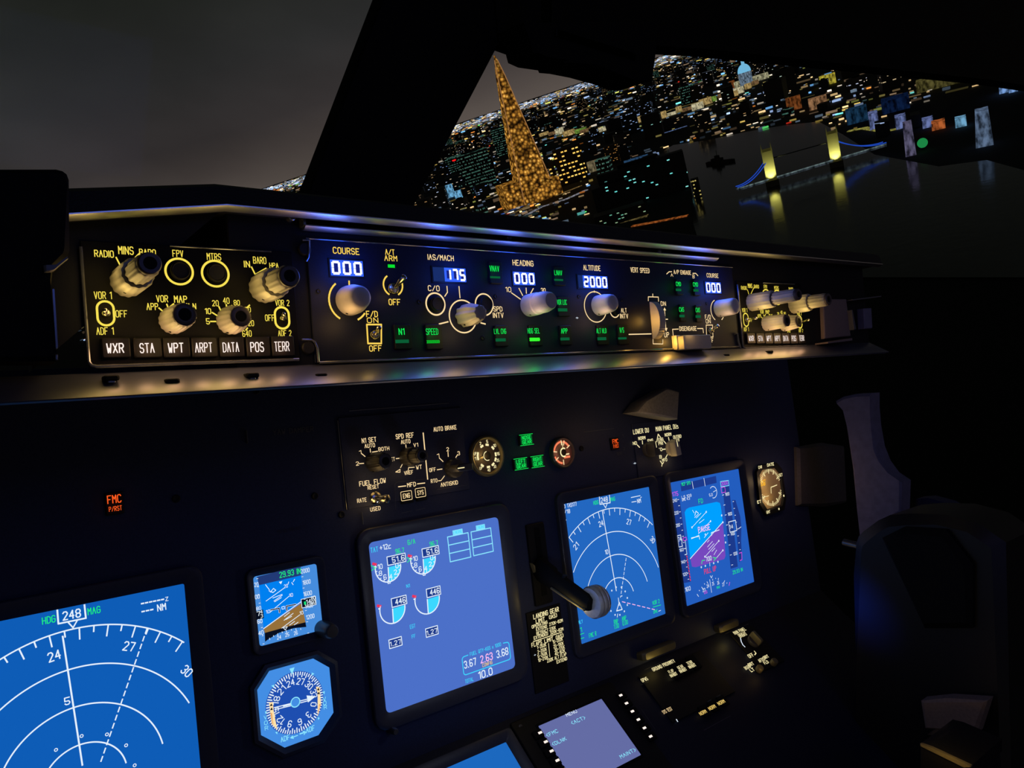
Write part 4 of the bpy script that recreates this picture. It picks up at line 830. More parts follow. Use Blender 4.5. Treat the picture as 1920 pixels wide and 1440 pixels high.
# ---------------------------------------------------------------- switch modules on the main panel
g_ = lambda x, y: (620 + x / 5.647, 740 + y / 5.647)
u, v = p.uv(740, 860)
m1 = thing('engine_setting_panel', 'black switch panel with engine, fuel flow and brake knobs left of the round flap gauge', 'control panel', p, u, v)
b = MB(p); a = p.uv(633, 784); c = p.uv(650, 956); d = p.ux(880, c[1]); b.box(a[0], c[1], d, a[1], 0, .0016, MIPM, .0004); LWZ = .0020
for st, x, y, x2, h in (('N1 SET', 679.3, 830.7, 705.5, 8.5), ('AUTO', 684.3, 840, 702.9, 7), ('1', 674, 851.5, 677.5, 6.5), ('BOTH', 710.3, 845.9, 729.8, 6.5), ('2', 668, 872.8, 672.8, 6.5), ('SPD REF', 743, 823.2, 775.8, 8.5), ('AUTO', 752.5, 832.4, 769.3, 7), ('V1', 776, 838, 783.8, 6.5), ('SET', 730, 865, 740.4, 6.5), ('WT', 781, 880, 791, 7),
        ('VREF', 758.7, 890.5, 774.6, 6.5), ('AUTO BRAKE', 813.6, 809, 856, 7.5), ('1', 820, 857.8, 823.6, 6.5), ('2', 837.8, 845.9, 841.7, 6.5), ('3', 858.5, 853.3, 862.3, 6.5), ('OFF', 805.6, 884.9, 817, 6.5), ('RTO', 808.6, 905.6, 820, 6.5), ('ANTISKID', 827, 912.7, 858.5, 7), ('FUEL FLOW', 674.5, 911.8, 723.2, 8.5), ('RESET', 690, 918, 710.3, 6.5),
        ('RATE', 670.5, 942.8, 687.3, 7), ('USED', 695, 959, 713.3, 7), ('MFD', 764.3, 913.5, 779.7, 7.5)): b.text(st, x, y, x2, h, CREAM, LWZ)
for l, w_ in (([(678.4, 850.7), (684.6, 856)], 1.6), ([(694, 841.3), (694.7, 848)], 1.6), ([(708, 846), (698, 847.7)], 1.6), ([(673.5, 869.3), (682, 868.7)], 1.6), ([(742.7, 860), (751, 859)], 1.6), ([(761, 834), (761.5, 840)], 1.6), ([(751, 877), (754, 871)], 1.4), ([(742, 885), (750, 880), (750, 885.5), (742, 885)], 1.4), ([(765.5, 882), (766, 877), (777, 876)], 1.4), ([(793.5, 811.7), (801.9, 898.5)], 2.2),
        ([(823.6, 858.6), (830.7, 865.4)], 1.6), ([(840, 847.7), (840.5, 856)], 1.6), ([(858, 852.4), (854.6, 857.8)], 1.6), ([(819.8, 880.8), (829, 879.4)], 1.6), ([(821.9, 901.5), (827, 901), (833.4, 892.3)], 1.4), ([(747, 912.7), (761, 911)], 1.8), ([(782.6, 907.3), (796.6, 905.6)], 1.8)): b.ln(l, w_, CREAM, LWZ)
b.ln([(820, 814), (852, 811.6)], .7, FAINT, LWZ); b.ln([(819, 918), (875, 909.6)], .7, FAINT, LWZ); b.ln([(742, 954), (740.5, 908), (744, 904), (795, 898.5)], .8, FAINT, LWZ); b.ln([(753, 962), (772, 958)], .8, FAINT, LWZ); b.ln([(780, 956.5), (797, 953)], .8, FAINT, LWZ)
o = b.build('face_plate', m1); o['label'] = 'black face plate with cream lit lettering'
b = MB(p); b.tube([(*p.uv(633, 788, .0016), .0016), (*p.uv(650, 956, .0016), .0016)], .0005, RAIL, 6); b.build('edge_frame', m1)
knob(m1, p, 700.6, 866.6, 19, 722.7, 863, 15, 'flute', DKNOB, cap=DKNOB, light=WARM, glow_w=.007)
knob(m1, p, 761.7, 857, 18, 791.8, 854, 12.5, 'dual', DKNOB, cap=DKNOB, light=WARM, glow_w=.008)
def bar_knob(par, x, y, r, ex, ey, ang, m=DKNOB, light=None, gw=.005, half=.36):
    k = knob(par, p, x, y, r, ex, ey, r, 'bar', m, light=light, glow_w=gw)
    u, v = p.uv(x, y); R_ = p.dv(x, y + r / 2, r); h = p.hgt(u, v, ex, ey); a = math.radians(ang); ca, sa = math.cos(a), math.sin(a)
    b = MB(p); f = lambda l, t: (u + l * ca - t * sa, v + l * sa + t * ca)
    b.prism([f(-R_ * .95, -R_ * half), f(R_ * .75, -R_ * half), f(R_ * 1.12, 0), f(R_ * .75, R_ * half), f(-R_ * .95, R_ * half)], h * .3, h, m, R_ * .09)
    b.line([f(R_ * .2, 0), f(R_ * .98, 0)], R_ * .1, h + .0002, PALE); b.build('grip', k); return k
bar_knob(m1, 846.7, 878, 18, 873, 874.6, 180, DKNOB, WARM, .006)
toggle(m1, p, 703.2, 934, 727, 935.5, 10, 8.5)
lamp(p, 700, 946, .02, WARM, .004)
for x0, y0, x1, y1, st, q in ((748.4, 919.7, 772.3, 943.6, 'ENG', (756.4, 934.4, 768.8)), (776.4, 914.4, 797.6, 939, 'SYS', (783.3, 928.3, 794.4))):
    b = MB(p); a_ = p.uv(x0, y0 + 2); c_ = p.uv(x1, y1 - 2); b.box(a_[0], c_[1], c_[0], a_[1], .0016, .005, DARK, .0008, .0008)
    W = .0054; k0 = p.uv(q[0], q[1], W); k1 = p.ux(q[2], k0[1], W); hh = p.dv(q[0], q[1], 8); b.text_at(st, k0[0], k0[1], k1 - k0[0], hh, CREAM, W); qq = rrect(k0[0] - .0025, k0[1] - .0025, k1 + .0025, k0[1] + hh + .0025, .001); b.line(qq + [qq[0]], .0006, W, CREAM); o = b.build('push_button', m1); o['label'] = 'square push button reading ' + st
# gauges: a tube-like rim around a recessed dial
def gauge(name, label, x, y, r, rim, face_m):
    u, v = p.uv(x, y); R_ = p.dv(x, y + r / 2, r); t = thing(name, label, 'gauge', p, u, v); b = MB(p)
    b.lathe(u, v, [(R_ * 1.16, 0), (R_ * 1.14, .004), (R_ * 1.05, .0055), (R_ * 1.0, .0052), (R_ * .93, .0012), (R_ * .93, .0008)], rim, 48); b.build('rim', t)
    s = MB(p); s.disc(u, v, R_ * .96, .0016, face_m, 48); return t, s, u, v, R_
DIALM = mat('brown_grey_dial', (62, 54, 50), .5, mottle=.1)
RIM = mat('dull_brass_rim', (120, 112, 84), .4, .3, mottle=.1)
t, s, u, v, R_ = gauge('flap_gauge', 'round flap position gauge with bright rim right of the brake knob', 911, 855, 34, RIM, DIALM)
for st, hdg in (('UP', 285), ('1', 265), ('2', 335), ('5', 10), ('10', 50), ('15', 88), ('25', 115), ('30', 145), ('40', 178), ('UP', 218)):
    a = math.radians(90 - hdg); q = (u + R_ * .62 * math.cos(a), v + R_ * .62 * math.sin(a)); n_x, n_y = -math.sin(a), math.cos(a); l = R_ * .11
    s.line([(q[0] - n_x * l, q[1] - n_y * l), (q[0] + n_x * l, q[1] + n_y * l)], R_ * .12, .0020, PALE, False)
    q = (u + R_ * .80 * math.cos(a), v + R_ * .80 * math.sin(a)); w_ = R_ * (.09 if len(st) == 1 else .17); s.text_at(st, q[0] - w_ / 2, q[1] - R_ * .07, w_, R_ * .15, PALE, .0020, .2)
s.build('dial', t)
b = MB(p); b.lathe(u, v, [(R_ * .24, .0016), (R_ * .24, .0032), (R_ * .2, .0036), (R_ * .02, .0036)], DARK, 28); b.ring(u - R_ * .02, v, R_ * .25, R_ * .045, .0038, PALE, 100, 290); a = math.radians(90 - 262)
b.poly([(u + R_ * .22 * math.cos(a + .4), v + R_ * .22 * math.sin(a + .4)), (u + R_ * .58 * math.cos(a), v + R_ * .58 * math.sin(a)), (u + R_ * .22 * math.cos(a - .4), v + R_ * .22 * math.sin(a - .4))][::-1], .0030, RIM); b.build('needle', t)
add_light('panel_fill', 'POINT', p.at(u - R_ * .2, v, .012), WARM, .009, .004)
t, s, u, v, R_ = gauge('brake_pressure_gauge', 'small round gauge with reddish dial right of the green gear lights', 1052.5, 848.5, 26, DKNOB, mat('red_brown_dial', (125, 88, 74), .45, mottle=.1))
BAND = glow('gauge_red_band', (250, 130, 90), 1.)
s.ring(u, v, R_ * .78, R_ * .14, .0020, BAND, 95, 170); s.ring(u, v, R_ * .78, R_ * .16, .0020, BAND, 75, 35); s.ring(u, v, R_ * .78, R_ * .14, .0020, BAND, 200, 260); s.rect(u + R_ * .1, v - R_ * .45, u + R_ * .7, v - R_ * .3, .0020, BAND); s.rect(u + R_ * .15, v - R_ * .22, u + R_ * .65, v - R_ * .12, .0020, FLAG)
for hdg in (0, 20, 60, 280, 180, 235): a = math.radians(90 - hdg); s.line([(u + R_ * .88 * math.cos(a), v + R_ * .88 * math.sin(a)), (u + R_ * .55 * math.cos(a), v + R_ * .55 * math.sin(a))], R_ * .07, .0022, FLAG)
s.build('dial', t); b = MB(p); b.lathe(u, v, [(R_ * .28, .0016), (R_ * .28, .004), (R_ * .2, .0044), (R_ * .02, .0044)], BLACK, 24); b.ring(u, v, R_ * .3, R_ * .1, .0046, PALE, 60, 290); b.line([(u, v + R_ * .25), (u - R_ * .03, v + R_ * .8)], R_ * .05, .0040, PALE); b.build('needle', t)
add_light('panel_fill', 'POINT', p.at(u, v, .014), (255, 170, 130), .005, .004)
# gear lights and message lights: each its own lamp block
def light_block(label, x0, y0, x1, y1, rows, m, gw, col, back=None, fr=0):
    a_ = p.uv(x0, y0); c_ = p.uv(x1, y1); cu_, cv_ = (a_[0] + c_[0]) / 2, (a_[1] + c_[1]) / 2; b = MB(p)
    b.box(a_[0], c_[1], c_[0], a_[1], 0, .0035, DARK, .0006, .0006)
    if fr:
        b.line([(a_[0], a_[1]), (c_[0], a_[1])], .0006, .0037, m); b.line([(a_[0], c_[1]), (c_[0], c_[1])], .0006, .0037, m)
    if back: b.rect(a_[0] + .0015, c_[1] + .0012, c_[0] - .0015, a_[1] - .0012, .0036, back)
    for st, f0, f1, lo, hi in rows: b.text_at(st, a_[0] + (c_[0] - a_[0]) * f0, c_[1] + (a_[1] - c_[1]) * lo, (c_[0] - a_[0]) * (f1 - f0), (a_[1] - c_[1]) * (hi - lo), m, .0039, .18)
    o = solo(b, 'warning_light', label, 'indicator light', cu_, cv_)
    if gw: add_light('legend_lamp', 'POINT', p.at(cu_, cv_, .012), col, gw, .004)
    return o
GB = glow('gear_light_ground', (8, 88, 38), 1.)
for nm, x0, y0, x1, y1, lb in (('NOSE', 970, 816.5, 997.5, 833, 'green nose gear light, topmost of the three'), ('LEFT', 959.5, 861.5, 987, 878, 'green left gear light, lower left of the three'), ('RIGHT', 991, 857, 1017.5, 874, 'green right gear light, lower right of the three')):
    light_block(lb + ' gear lights', x0, y0, x1, y1, ((nm, .18, .82, .55, .88), ('GEAR', .18, .82, .12, .45)), GREEN, .0012, (20, 255, 80), GB, 1)
light_block('orange flight computer message light on the dark left part of the panel', 195, 925, 232, 962, (('FMC', .12, .86, .52, .86), ('P/RST', .16, .86, .16, .36)), ORANGE, .0006, (255, 110, 40))
light_block('small orange message light left of the two bar knobs', 1142, 822, 1159, 842, (('FMC', .15, .85, .52, .86), ('P/RST', .18, .85, .14, .42)), ORANGE, .0004, (255, 110, 40))
b = MB(p); b.text('YAW DAMPER', 513, 815.5, 588, 9, FAINT, .0004); b.text('TEST', 1157, 853.7, 1166.5, 5, FAINT); b.text('1', 1167, 820, 1169, 5, FAINT); b.text('2', 1169.5, 844, 1172, 5, FAINT); b.ln([(1095, 810), (1151, 803.5)], .8, FAINT); b.text('RESET', 520, 1000, 575, 5, mat('nearly_hidden_print', (36, 36, 46), .6))
o = b.build('faint_print', ip)
b = MB(p); a_ = p.uv(460, 807); c_ = p.uv(464, 831); b.box(a_[0], c_[1], c_[0], a_[1], 0, .003, FAINT, .0004); b.build('indicator_strip', ip)
for x, y in ((480, 733), (590, 930), (330, 935), (640, 965), (1090, 841)):
    u, v = p.uv(x, y); b = MB(p); b.lathe(u, v, [(.0035, -.0004), (.0035, .001), (.0028, .0015), (.0008, .0006)], DARK, 18); b.build('panel_screw', ip)
b = MB(p); b.tube([(*p.uv(678, 960, .002), .002), (*p.uv(681, 983, .002), .002)], .0006, RAIL, 6); b.build('edge_strip', ip)
# display selector panel with two bar knobs
u, v = p.uv(1235, 835); h_ = lambda x, y: (1170 + x / 12, 770 + y / 12)
m2 = thing('display_selector_panel', 'black selector panel with two bar knobs and cream lettering under the triangular bracket', 'control panel', p, u, v)
b = MB(p); a_ = p.uv(1183, 795); c_ = p.uv(1282, 884); b.box(a_[0], c_[1], c_[0], a_[1], 0, .0016, MIPM, .0004)
for st, q, x2, h in (('LOWER DU', (215, 528), 560, 8), ('MAIN PANEL DUs', (725, 462), 1220, 8), ('NORM', (330, 660), 482, 5.5), ('ND', (208, 770), 290, 5.5), ('ENG', (540, 715), 655, 5.5), ('PRI', (570, 785), 640, 4), ('NORM', (925, 580), 1065, 5.5), ('OUTBD', (1115, 630), 1290, 5.5), ('PFD', (1150, 700), 1245, 4.5), ('ENG', (780, 690), 885, 5.5), ('PRI', (785, 775), 875, 5.5), ('TO', (770, 915), 860, 5.5), ('B', (805, 1075), 850, 5.5), ('MFD', (865, 1150), 970, 5.5)):
    x, y = h_(*q); b.text(st, x, y, h_(x2, 0)[0], h, PALE, LWZ, .2)
for l in ([(298, 770), (350, 825)], [(412, 675), (418, 750)], [(530, 740), (545, 760)], [(895, 685), (945, 740)], [(1000, 600), (1015, 665)], [(868, 872), (930, 865)], [(975, 990), (940, 1055)], [(770, 530), (830, 610)], [(768, 530), (735, 720), (730, 830)], [(815, 1130), (860, 1200), (890, 1165)], [(860, 1190), (850, 1250)]): b.ln([h_(*q) for q in l], 1.8, PALE, LWZ)
b.text('+', 1188.5, 871.5, 1193, 5, WHITE, LWZ); b.build('face_plate', m2)
bar_knob(m2, 1212, 843, 14, 1232, 850, 95, DKNOB, WARM, .0022, .5); bar_knob(m2, 1256, 841, 15, 1272, 845, 95, KNOB, WARM, .009, .5)
# landing gear placard and lever
k_ = lambda x, y: (980 + x / 6.857, 1060 + y / 6.857)
u, v = p.uv(1030, 1205)
b = MB(p); a_ = p.uv(985, 1150); c_ = p.uv(1066, 1276); b.box(a_[0], c_[1], c_[0], a_[1], 0, .0016, DARK, .0004)
for st, q, x2, h in (('LANDING GEAR', (143, 692), 465, 8.5), ('LIMIT', (175, 747), 285, 7), ('(IAS)', (345, 693), 440, 7), ('OPERATING', (122, 812), 318, 5.6), ('EXTEND', (178, 845), 312, 5.6), ('270K-82M', (345, 780), 515, 5.6), ('RETRACT', (182, 898), 330, 5.6), ('235K', (348, 842), 425, 5.6), ('EXTENDED', (148, 955), 325, 5.6), ('320K-82M', (358, 890), 522, 5.6), ('FLAPS', (120, 1053), 248, 7.5), ('LIMIT', (285, 1000), 392, 7), ('(IAS)', (432, 953), 523, 7),
        ('1-250K', (190, 1078), 303, 5.8), ('2-250K', (195, 1135), 310, 5.8), ('5-250K', (198, 1190), 316, 5.8), ('10-210K', (203, 1243), 328, 5.8), ('15-200K', (390, 1008), 515, 5.8), ('25-190K', (400, 1063), 526, 5.8), ('30-175K', (412, 1112), 540, 5.8), ('40-162K', (418, 1160), 545, 5.8), ('230K ALT FLAP', (318, 1250), 563, 6.2), ('EXTEND', (442, 1262), 570, 5.8)):
    x, y = k_(*q); b.text(st, x, y, k_(x2, 0)[0], h, PALE, LWZ, .18)
b.ln([k_(137, 980), k_(507, 858)], 1.4, PALE, LWZ); b.ln([k_(332, 1003), k_(350, 1175)], 1.2, PALE, LWZ); b.text('+', k_(148, 0)[0], k_(0, 1170)[1], k_(172, 0)[0], 4, WHITE, LWZ)
solo(b, 'limit_placard', 'tall black placard of landing gear and flap speed limits below the gear lever', 'placard', u, v)
u, v = p.uv(1010, 1060)
gl = thing('gear_lever', 'black landing gear lever with a grey wheel-shaped knob in front of the map screen', 'lever', p, u, v)
b = MB(p); a_ = p.uv(984, 985); c_ = p.uv(1035, 1128); b.box(a_[0], c_[1], c_[0], a_[1], 0, .003, DARK, .001, .002)
q0 = p.uv(1001, 990, .0032); q1 = p.uv(1015, 1118, .0032); b.box(q0[0], q1[1], q0[0] + .008, q0[1], .003, .0034, BLACK, 0)
b.build('slot_plate', gl)
W1 = .10; t0 = np.array([*p.uv(1012, 1066, .006), .006]); t1 = np.array([*p.uv(1107, 1134, W1), W1]); ax = unit(t1 - t0); side = unit(np.cross(ax, [1, 0, 0])); n2 = unit(np.cross(ax, side))
vs = []; hw = .0070; hh = .0112
for f, kk in ((0, 1.25), (.3, 1.1), (.33, .92), (.93, .85), (1.0, .62)):
    c = t0 + (t1 - t0) * f
    for i in range(8):
        a = pi / 8 + 2 * pi * i / 8; vs.append(c + side * hh * kk * math.cos(a) * 1.08 + n2 * hw * kk * math.sin(a) * 1.08)
fs = [[k * 8 + i, k * 8 + (i + 1) % 8, (k + 1) * 8 + (i + 1) % 8, (k + 1) * 8 + i] for k in range(4) for i in range(8)] + [list(range(8))[::-1], [32 + i for i in range(8)]]
b = MB(p); b.add(vs, fs, BLACK); arm = b.build('arm', gl)
b = MB(p); lf = n2 if n2[0] < 0 else -n2; e0 = t0 + (t1 - t0) * .34 - side * hh * .78 + lf * hw * .75; e1 = t0 + (t1 - t0) * .96 - side * hh * .62 + lf * hw * .6
b.tube([e0, e1], .0017, RIM, 8); b.tube([t0 + (t1 - t0) * .5 + side * hh * .9, t0 + (t1 - t0) * .5 + side * hh * 1.15], .003, DARK, 10); b.build('arm_lit_edge', arm)  # brass-toned tube puts the light on the lower edge into the colour
b = MB(p); wc = np.array([*p.uv(1117, 1127.5, W1 - .004), W1 - .004]); rim_ = [(r_ * .78, h_ * .8) for r_, h_ in ((.010, -.004), (.0205, -.003), (.0225, .000), (.0225, .003), (.0215, .0045), (.0225, .006), (.0225, .010), (.0215, .0115), (.0222, .013), (.0205, .017), (.012, .018), (.004, .018))]
seg = 44; vs = []; fs = []
for r, h in rim_:
    for i in range(seg):
        a = 2 * pi * i / seg; vs.append(wc + np.array([h - .006, r * math.cos(a), r * math.sin(a)]))
for k in range(len(rim_) - 1):
    for i in range(seg): j = (i + 1) % seg; fs.append([k * seg + i, k * seg + j, (k + 1) * seg + j, (k + 1) * seg + i])
fs.append(list(range(seg))[::-1]); fs.append([(len(rim_) - 1) * seg + i for i in range(seg)])
b.add(vs, fs, ALU); b.build('wheel_knob', gl)
lamp(p, 1050, 1150, .06, (255, 220, 110), .022, .006); lamp(p, 1085, 1150, .16, (215, 222, 240), .10, .01)  # unseen point lights added to brighten the arm edge and the wheel
b = MB(p); outline(b, [(998, 1056), (1003, 1060), (1016, 1072), (1008, 1082)], .0036, .009, RIM, .0006); b.build('stop_plate', gl)
# octagonal clock at the right
u, v = p.uv(1444, 919); n2_ = lambda x, y: (1240 + x / 4.964, 860 + y / 4.964)
ck = thing('clock', 'lit octagonal clock with tan dial right of the farthest screen', 'clock', p, u, v)
pts = [p.uv(*n2_(*q)) for q in ((900, 160), (925, 110), (1045, 88), (1085, 135), (1115, 350), (1100, 430), (975, 472), (925, 395))][::-1]
cu_ = sum(q[0] for q in pts) / 8; cv_ = sum(q[1] for q in pts) / 8; sc2 = lambda k, q: (cu_ + (q[0] - cu_) * k, cv_ + (q[1] - cv_) * k)
b = MB(p); rg = [([sc2(1.3, q) for q in pts], 0), ([sc2(1.28, q) for q in pts], .004), ([sc2(1.06, q) for q in pts], .0045), ([sc2(1.0, q) for q in pts], .0012)]
vs = [(a, c, w) for r, w in rg for a, c in r]; fs = [[k * 8 + i, k * 8 + (i + 1) % 8, (k + 1) * 8 + (i + 1) % 8, (k + 1) * 8 + i] for k in range(3) for i in range(8)]; b.add(vs, fs, DARK)
for q, st in (((922, 82), 'CHR'), ((1018, 60), 'DATE'), ((1113, 155), 'SET'), ((912, 405), 'ET'), ((998, 500), 'GMT')):
    x, y = n2_(*q); w_ = 6 if len(st) == 4 else 3.2; b.text(st, x - w_, y + 2.5, x + w_, 5, PALE, .0048, .24)
for q in ((1140, 345), (1095, 468)): x, y = n2_(*q); oring(b, p, x, y, 1, 2, PALE, w=.0048)
b.build('case', ck)
s = MB(p); s.poly(pts, .0014, mat('tan_clock_dial', (150, 130, 98), .5, mottle=.1)); r_ = p.dv(*n2_(1010, 430), 38)
for i in range(60):
    a = 2 * pi * i / 60; k = 1.16; c0, s0 = math.cos(a), math.sin(a); q = .82 if i % 5 else .72
    if abs(c0) * r_ < .03: s.line([(cu_ + r_ * c0 * .94, cv_ + r_ * s0 * .94), (cu_ + r_ * c0 * q, cv_ + r_ * s0 * q)], .0009 if i % 5 else .0016, .0018, PALE)
for hdg, l in ((85, .55), (190, .3)): a = math.radians(90 - hdg); s.line([(cu_, cv_), (cu_ + r_ * l * math.cos(a), cv_ + r_ * l * math.sin(a))], .0012, .0022, PALE)
CLA = glow('clock_amber', (255, 190, 40), 1.); x, y = n2_(918, 250); s.text('GMT', x, y - 4, x + 11, 4.5, CLA, .0020, .24); s.text('58', x + 1.5, y + 1, x + 10, 5, CLA, .0020, .24)
s.ln([n2_(935, 365), n2_(1000, 345)], 1, PALE, .0020); s.build('dial', ck)
lamp(p, 1441, 903, .014, (255, 215, 150), .016, .004); lamp(p, 1450, 937, .014, (255, 215, 150), .012, .004)

# ---------------------------------------------------------------- sloping forward console: control unit, lower screen, ground proximity panel
p = LOW
fc = thing('forward_console', 'black sloping console below the main panel that carries the menu screen', 'console', p, .6, p.uv(1100, 1380)[1])
vh = p.uv(900, 1310)[1]; vtop = [v for v in [-(0)]]
hv = (MIP.at(.5, -.316) - p.O).dot(p.V)
b = MB(p); b.box(-.1, hv - .34, 1.16, hv, -.02, -.0004, PANEL, .001); b.build('panel_sheet', fc)
q_ = lambda x, y: (980 + x / 3.692, 1140 + y / 3.692)
u0, vt = p.uv(*q_(108, 818), .0038); u1, _ = p.uv(*q_(541, 622), .0038); v0 = p.uv(*q_(820, 1016), .0038)[1]
cd = thing('control_display_unit', 'flight computer keypad unit with a small grey-blue menu screen on the sloping console', 'control unit', p, (u0 + u1) / 2, (vt + v0) / 2)
b = MB(p); b.box(u0 - .030, v0 - .10, u1 + .030, vt + .016, 0, .003, DARK, .001, .003); b.box(u0 - .003, v0 - .003, u1 + .003, vt + .003, .003, .0034, BLACK, .0002, .002); b.build('case', cd)
s = MB(p); s.poly(rrect(u0, v0, u1, vt, .001), .0038, glow('menu_screen_grey_blue', (100, 108, 164), 1., True))
for st, q, x2, h in (('MENU', (308, 752), 378, 6), ('<ACT>', (345, 808), 437, 7), ('<FMC', (172, 893), 247, 7), ('<DLNK', (212, 955), 305, 7), ('MAINT>', (683, 1042), 786, 7.5)): x, y = q_(*q); s.text(st, x, y, q_(x2, 0)[0], h, SLC if st != 'MENU' else WHITE, .0042, .17)
o = s.build('screen', cd); o['label'] = 'grey-blue menu screen'
ly = [p.uv(*q_(*q))[1] for q in ((665, 625), (705, 680), (745, 737), (787, 793), (828, 850), (870, 910))]
dvk = (ly[0] - ly[-1]) / 5; l0 = p.uv(*q_(108, 885)); r0 = p.uv(*q_(665, 625))
for side_, (uu, vv), n in ((0, l0, 6), (1, r0, 6)):
    for k in range(n):
        c0 = vv - dvk * k; cs = uu
        b = MB(p); b.box(cs - .009 if side_ == 0 else cs - .004, c0 - .0045, cs + .004 if side_ == 0 else cs + .009, c0 + .0045, .003, .006, BLACK, .0006, .001); b.rect(cs - .0026, c0 - .0013, cs + .0026, c0 + .0013, .0062, HOT); b.build('line_key', cd)
ke = [(u0 + (u1 - u0) * (i + .5) / 7, v0 - .02 - j * .017) for j in range(4) for i in range(7)]
for a_, c_ in ke[:14]:
    b = MB(p); b.box(a_ - .006, c_ - .005, a_ + .006, c_ + .005, .003, .0062, BLACK, .0008, .001); b.build('letter_key', cd)
# lower centre screen
ur, vt = p.uv(947.7, 1393); u0 = ur - .15; v0 = vt - .14
mon = thing('lower_display', 'plain blue lower screen at the bottom edge, left of the menu screen', 'screen', p, (u0 + ur) / 2, (v0 + vt) / 2)
b = MB(p); z = .008; rings = [(rrect(u0 - z * 1.5, v0 - z * 1.5, ur + z * 1.5, vt + z * 1.5, .004), 0), (rrect(u0 - z * 1.5, v0 - z * 1.5, ur + z * 1.5, vt + z * 1.5, .004), .005), (rrect(u0 - z, v0 - z, ur + z, vt + z, .003), .005), (rrect(u0, v0, ur, vt, .001), .001)]
n = len(rings[0][0]); vs = [(a, c, w) for r, w in rings for a, c in r]; fs = [[k * n + i, k * n + (i + 1) % n, (k + 1) * n + (i + 1) % n, (k + 1) * n + i] for k in range(3) for i in range(n)]
b.add(vs, fs, SCREENBZ); b.build('surround', mon); s = MB(p); s.rect(u0 - .0006, v0 - .0006, ur + .0006, vt + .0006, .0011, glow('lower_screen_blue', (28, 104, 190), 1., True)); s.build('screen', mon)
# ground proximity panel
z_ = lambda x, y: (1180 + x / 6.4, 1170 + y / 6.4)
u, v = p.uv(1290, 1300)
gp = thing('ground_proximity_panel', 'dark switch panel with small cream legends right of the menu screen', 'control panel', p, u, v)
b = MB(p); a_ = p.uv(1196, 1270); c_ = p.uv(1405, 1330); b.box(a_[0], p.uv(1250, 1362)[1], c_[0], a_[1], 0, .0016, DARK, .0005)
for st, q, x2, h, m in (('GROUND PROXIMITY', (292, 567), 553, 7, PALE), ('GPWS', (160, 698), 228, 7, PALE), ('SYS TEST', (415, 1080), 520, 7.5, CREAM)): x, y = z_(*q); b.text(st, x, y, z_(x2, 0)[0], h, m, LWZ, .2)
b.ln([z_(185, 550), z_(485, 415)], .8, RAIL, LWZ); b.ln([z_(510, 680), z_(800, 545)], 1.0, RAIL, LWZ); b.ln([z_(130, 735), z_(225, 695)], .8, RAIL, LWZ); b.ln([z_(565, 1145), z_(580, 1170)], 2.4, WHITE, LWZ); b.ln([z_(140, 1015), z_(310, 1265)], .6, FAINT, LWZ); b.ln([z_(895, 1275), z_(1215, 1100)], .8, FAINT, LWZ)
b.build('face_plate', gp)
for rows, q in (((('FLAP', (485, 595), 540), ('INHIBIT', (505, 640), 582)), 0), ((('GEAR', (595, 545), 655), ('INHIBIT', (618, 587), 695)), 1), ((('TERR', (707, 493), 765), ('INHIBIT', (728, 535), 805)), 2)):
    b = MB(p); cx_, cy_ = z_(533 + 112 * q, 590 - 55 * q); uu, vv = p.uv(cx_, cy_); b.box(uu - .0078, vv - .010, uu + .0078, vv + .010, .0016, .005, BLACK, .0006, .001)
    for st, a_, x2 in rows: x, y = z_(*a_); b.text(st, x, y, z_(x2, 0)[0], 6.5, PALE, .0053, .24)
    o = b.build('guarded_switch', gp)
for k in range(3):
    b = MB(p); x, y = z_(892 + k * 110, 1062 - 61 * k); uu, vv = p.uv(x, y); b.box(uu - .0068, vv - .007, uu + .0068, vv + .008, .0016, .004, BLACK, .0006, .001); x, y = z_(858 + k * 110, 1097 - 61 * k); b.text('GEAR' if k < 0 else 'NORM', x, y, x + 11.6, 7, SAM, .0043, .24); b.build('push_button', gp)
    if k < 2: b = MB(p); uu, vv = p.uv(*z_(945 + k * 110, 945 - 60 * k)); b.box(uu - .004, vv - .0009, uu + .004, vv + .0009, .0016, .004, RAIL, .0003); b.build('guard_hinge', gp)
# brightness panel at the right with a bar knob
u, v = p.uv(1415, 1215)
bp = thing('brightness_panel', 'dark brightness panel with one large knob, right of the ground proximity panel', 'control panel', p, u, v)
b = MB(p); a_ = p.uv(1368, 1190); c_ = p.uv(1470, 1240); b.box(a_[0], c_[1], c_[0], a_[1], 0, .0016, DARK, .0005); MLET = PALE
for st, q, x2, h in (('MAIN PANEL', (1270, 128), 1405, 7), ('BRIGHT', (1333, 165), 1418, 8), ('OFF', (1445, 408), 1500, 7.5), ('BKGRD', (1400, 550), 1460, 7), ('BRT', (1445, 510), 1500, 6.5), ('LT', (1465, 575), 1505, 6.5), ('AFDS', (1568, 462), 1630, 7), ('BRT', (1628, 420), 1678, 6), ('FLD', (1630, 485), 1675, 6)): x, y = z_(*q); b.text(st, x, y, z_(x2, 0)[0], h, MLET, LWZ, .24)
b.ln([z_(1335, 170), z_(1343, 210), z_(1362, 250), z_(1388, 275)], 2, WHITE, LWZ); b.ln([z_(1500, 325), z_(1520, 350), z_(1505, 370)], 2, PALE, LWZ); b.ln([z_(1150, 118), z_(1425, 0)], .9, RAIL, LWZ); b.build('face_plate', bp)
uu, vv = p.uv(*z_(1480, 225)); R_ = .0095
b = MB(p); b.lathe(uu, vv, [(R_, .0016), (R_, .005), (R_ * .9, .0065), (R_ * .2, .0065)], DKNOB, 32); k = b.build('knob', bp); b = MB(p); b.box(uu - R_ * .3, vv - R_ * 1.0, uu + R_ * .3, vv + R_ * 1.0, .006, .016, RIM, .0012, .001); b.build('grip', k)
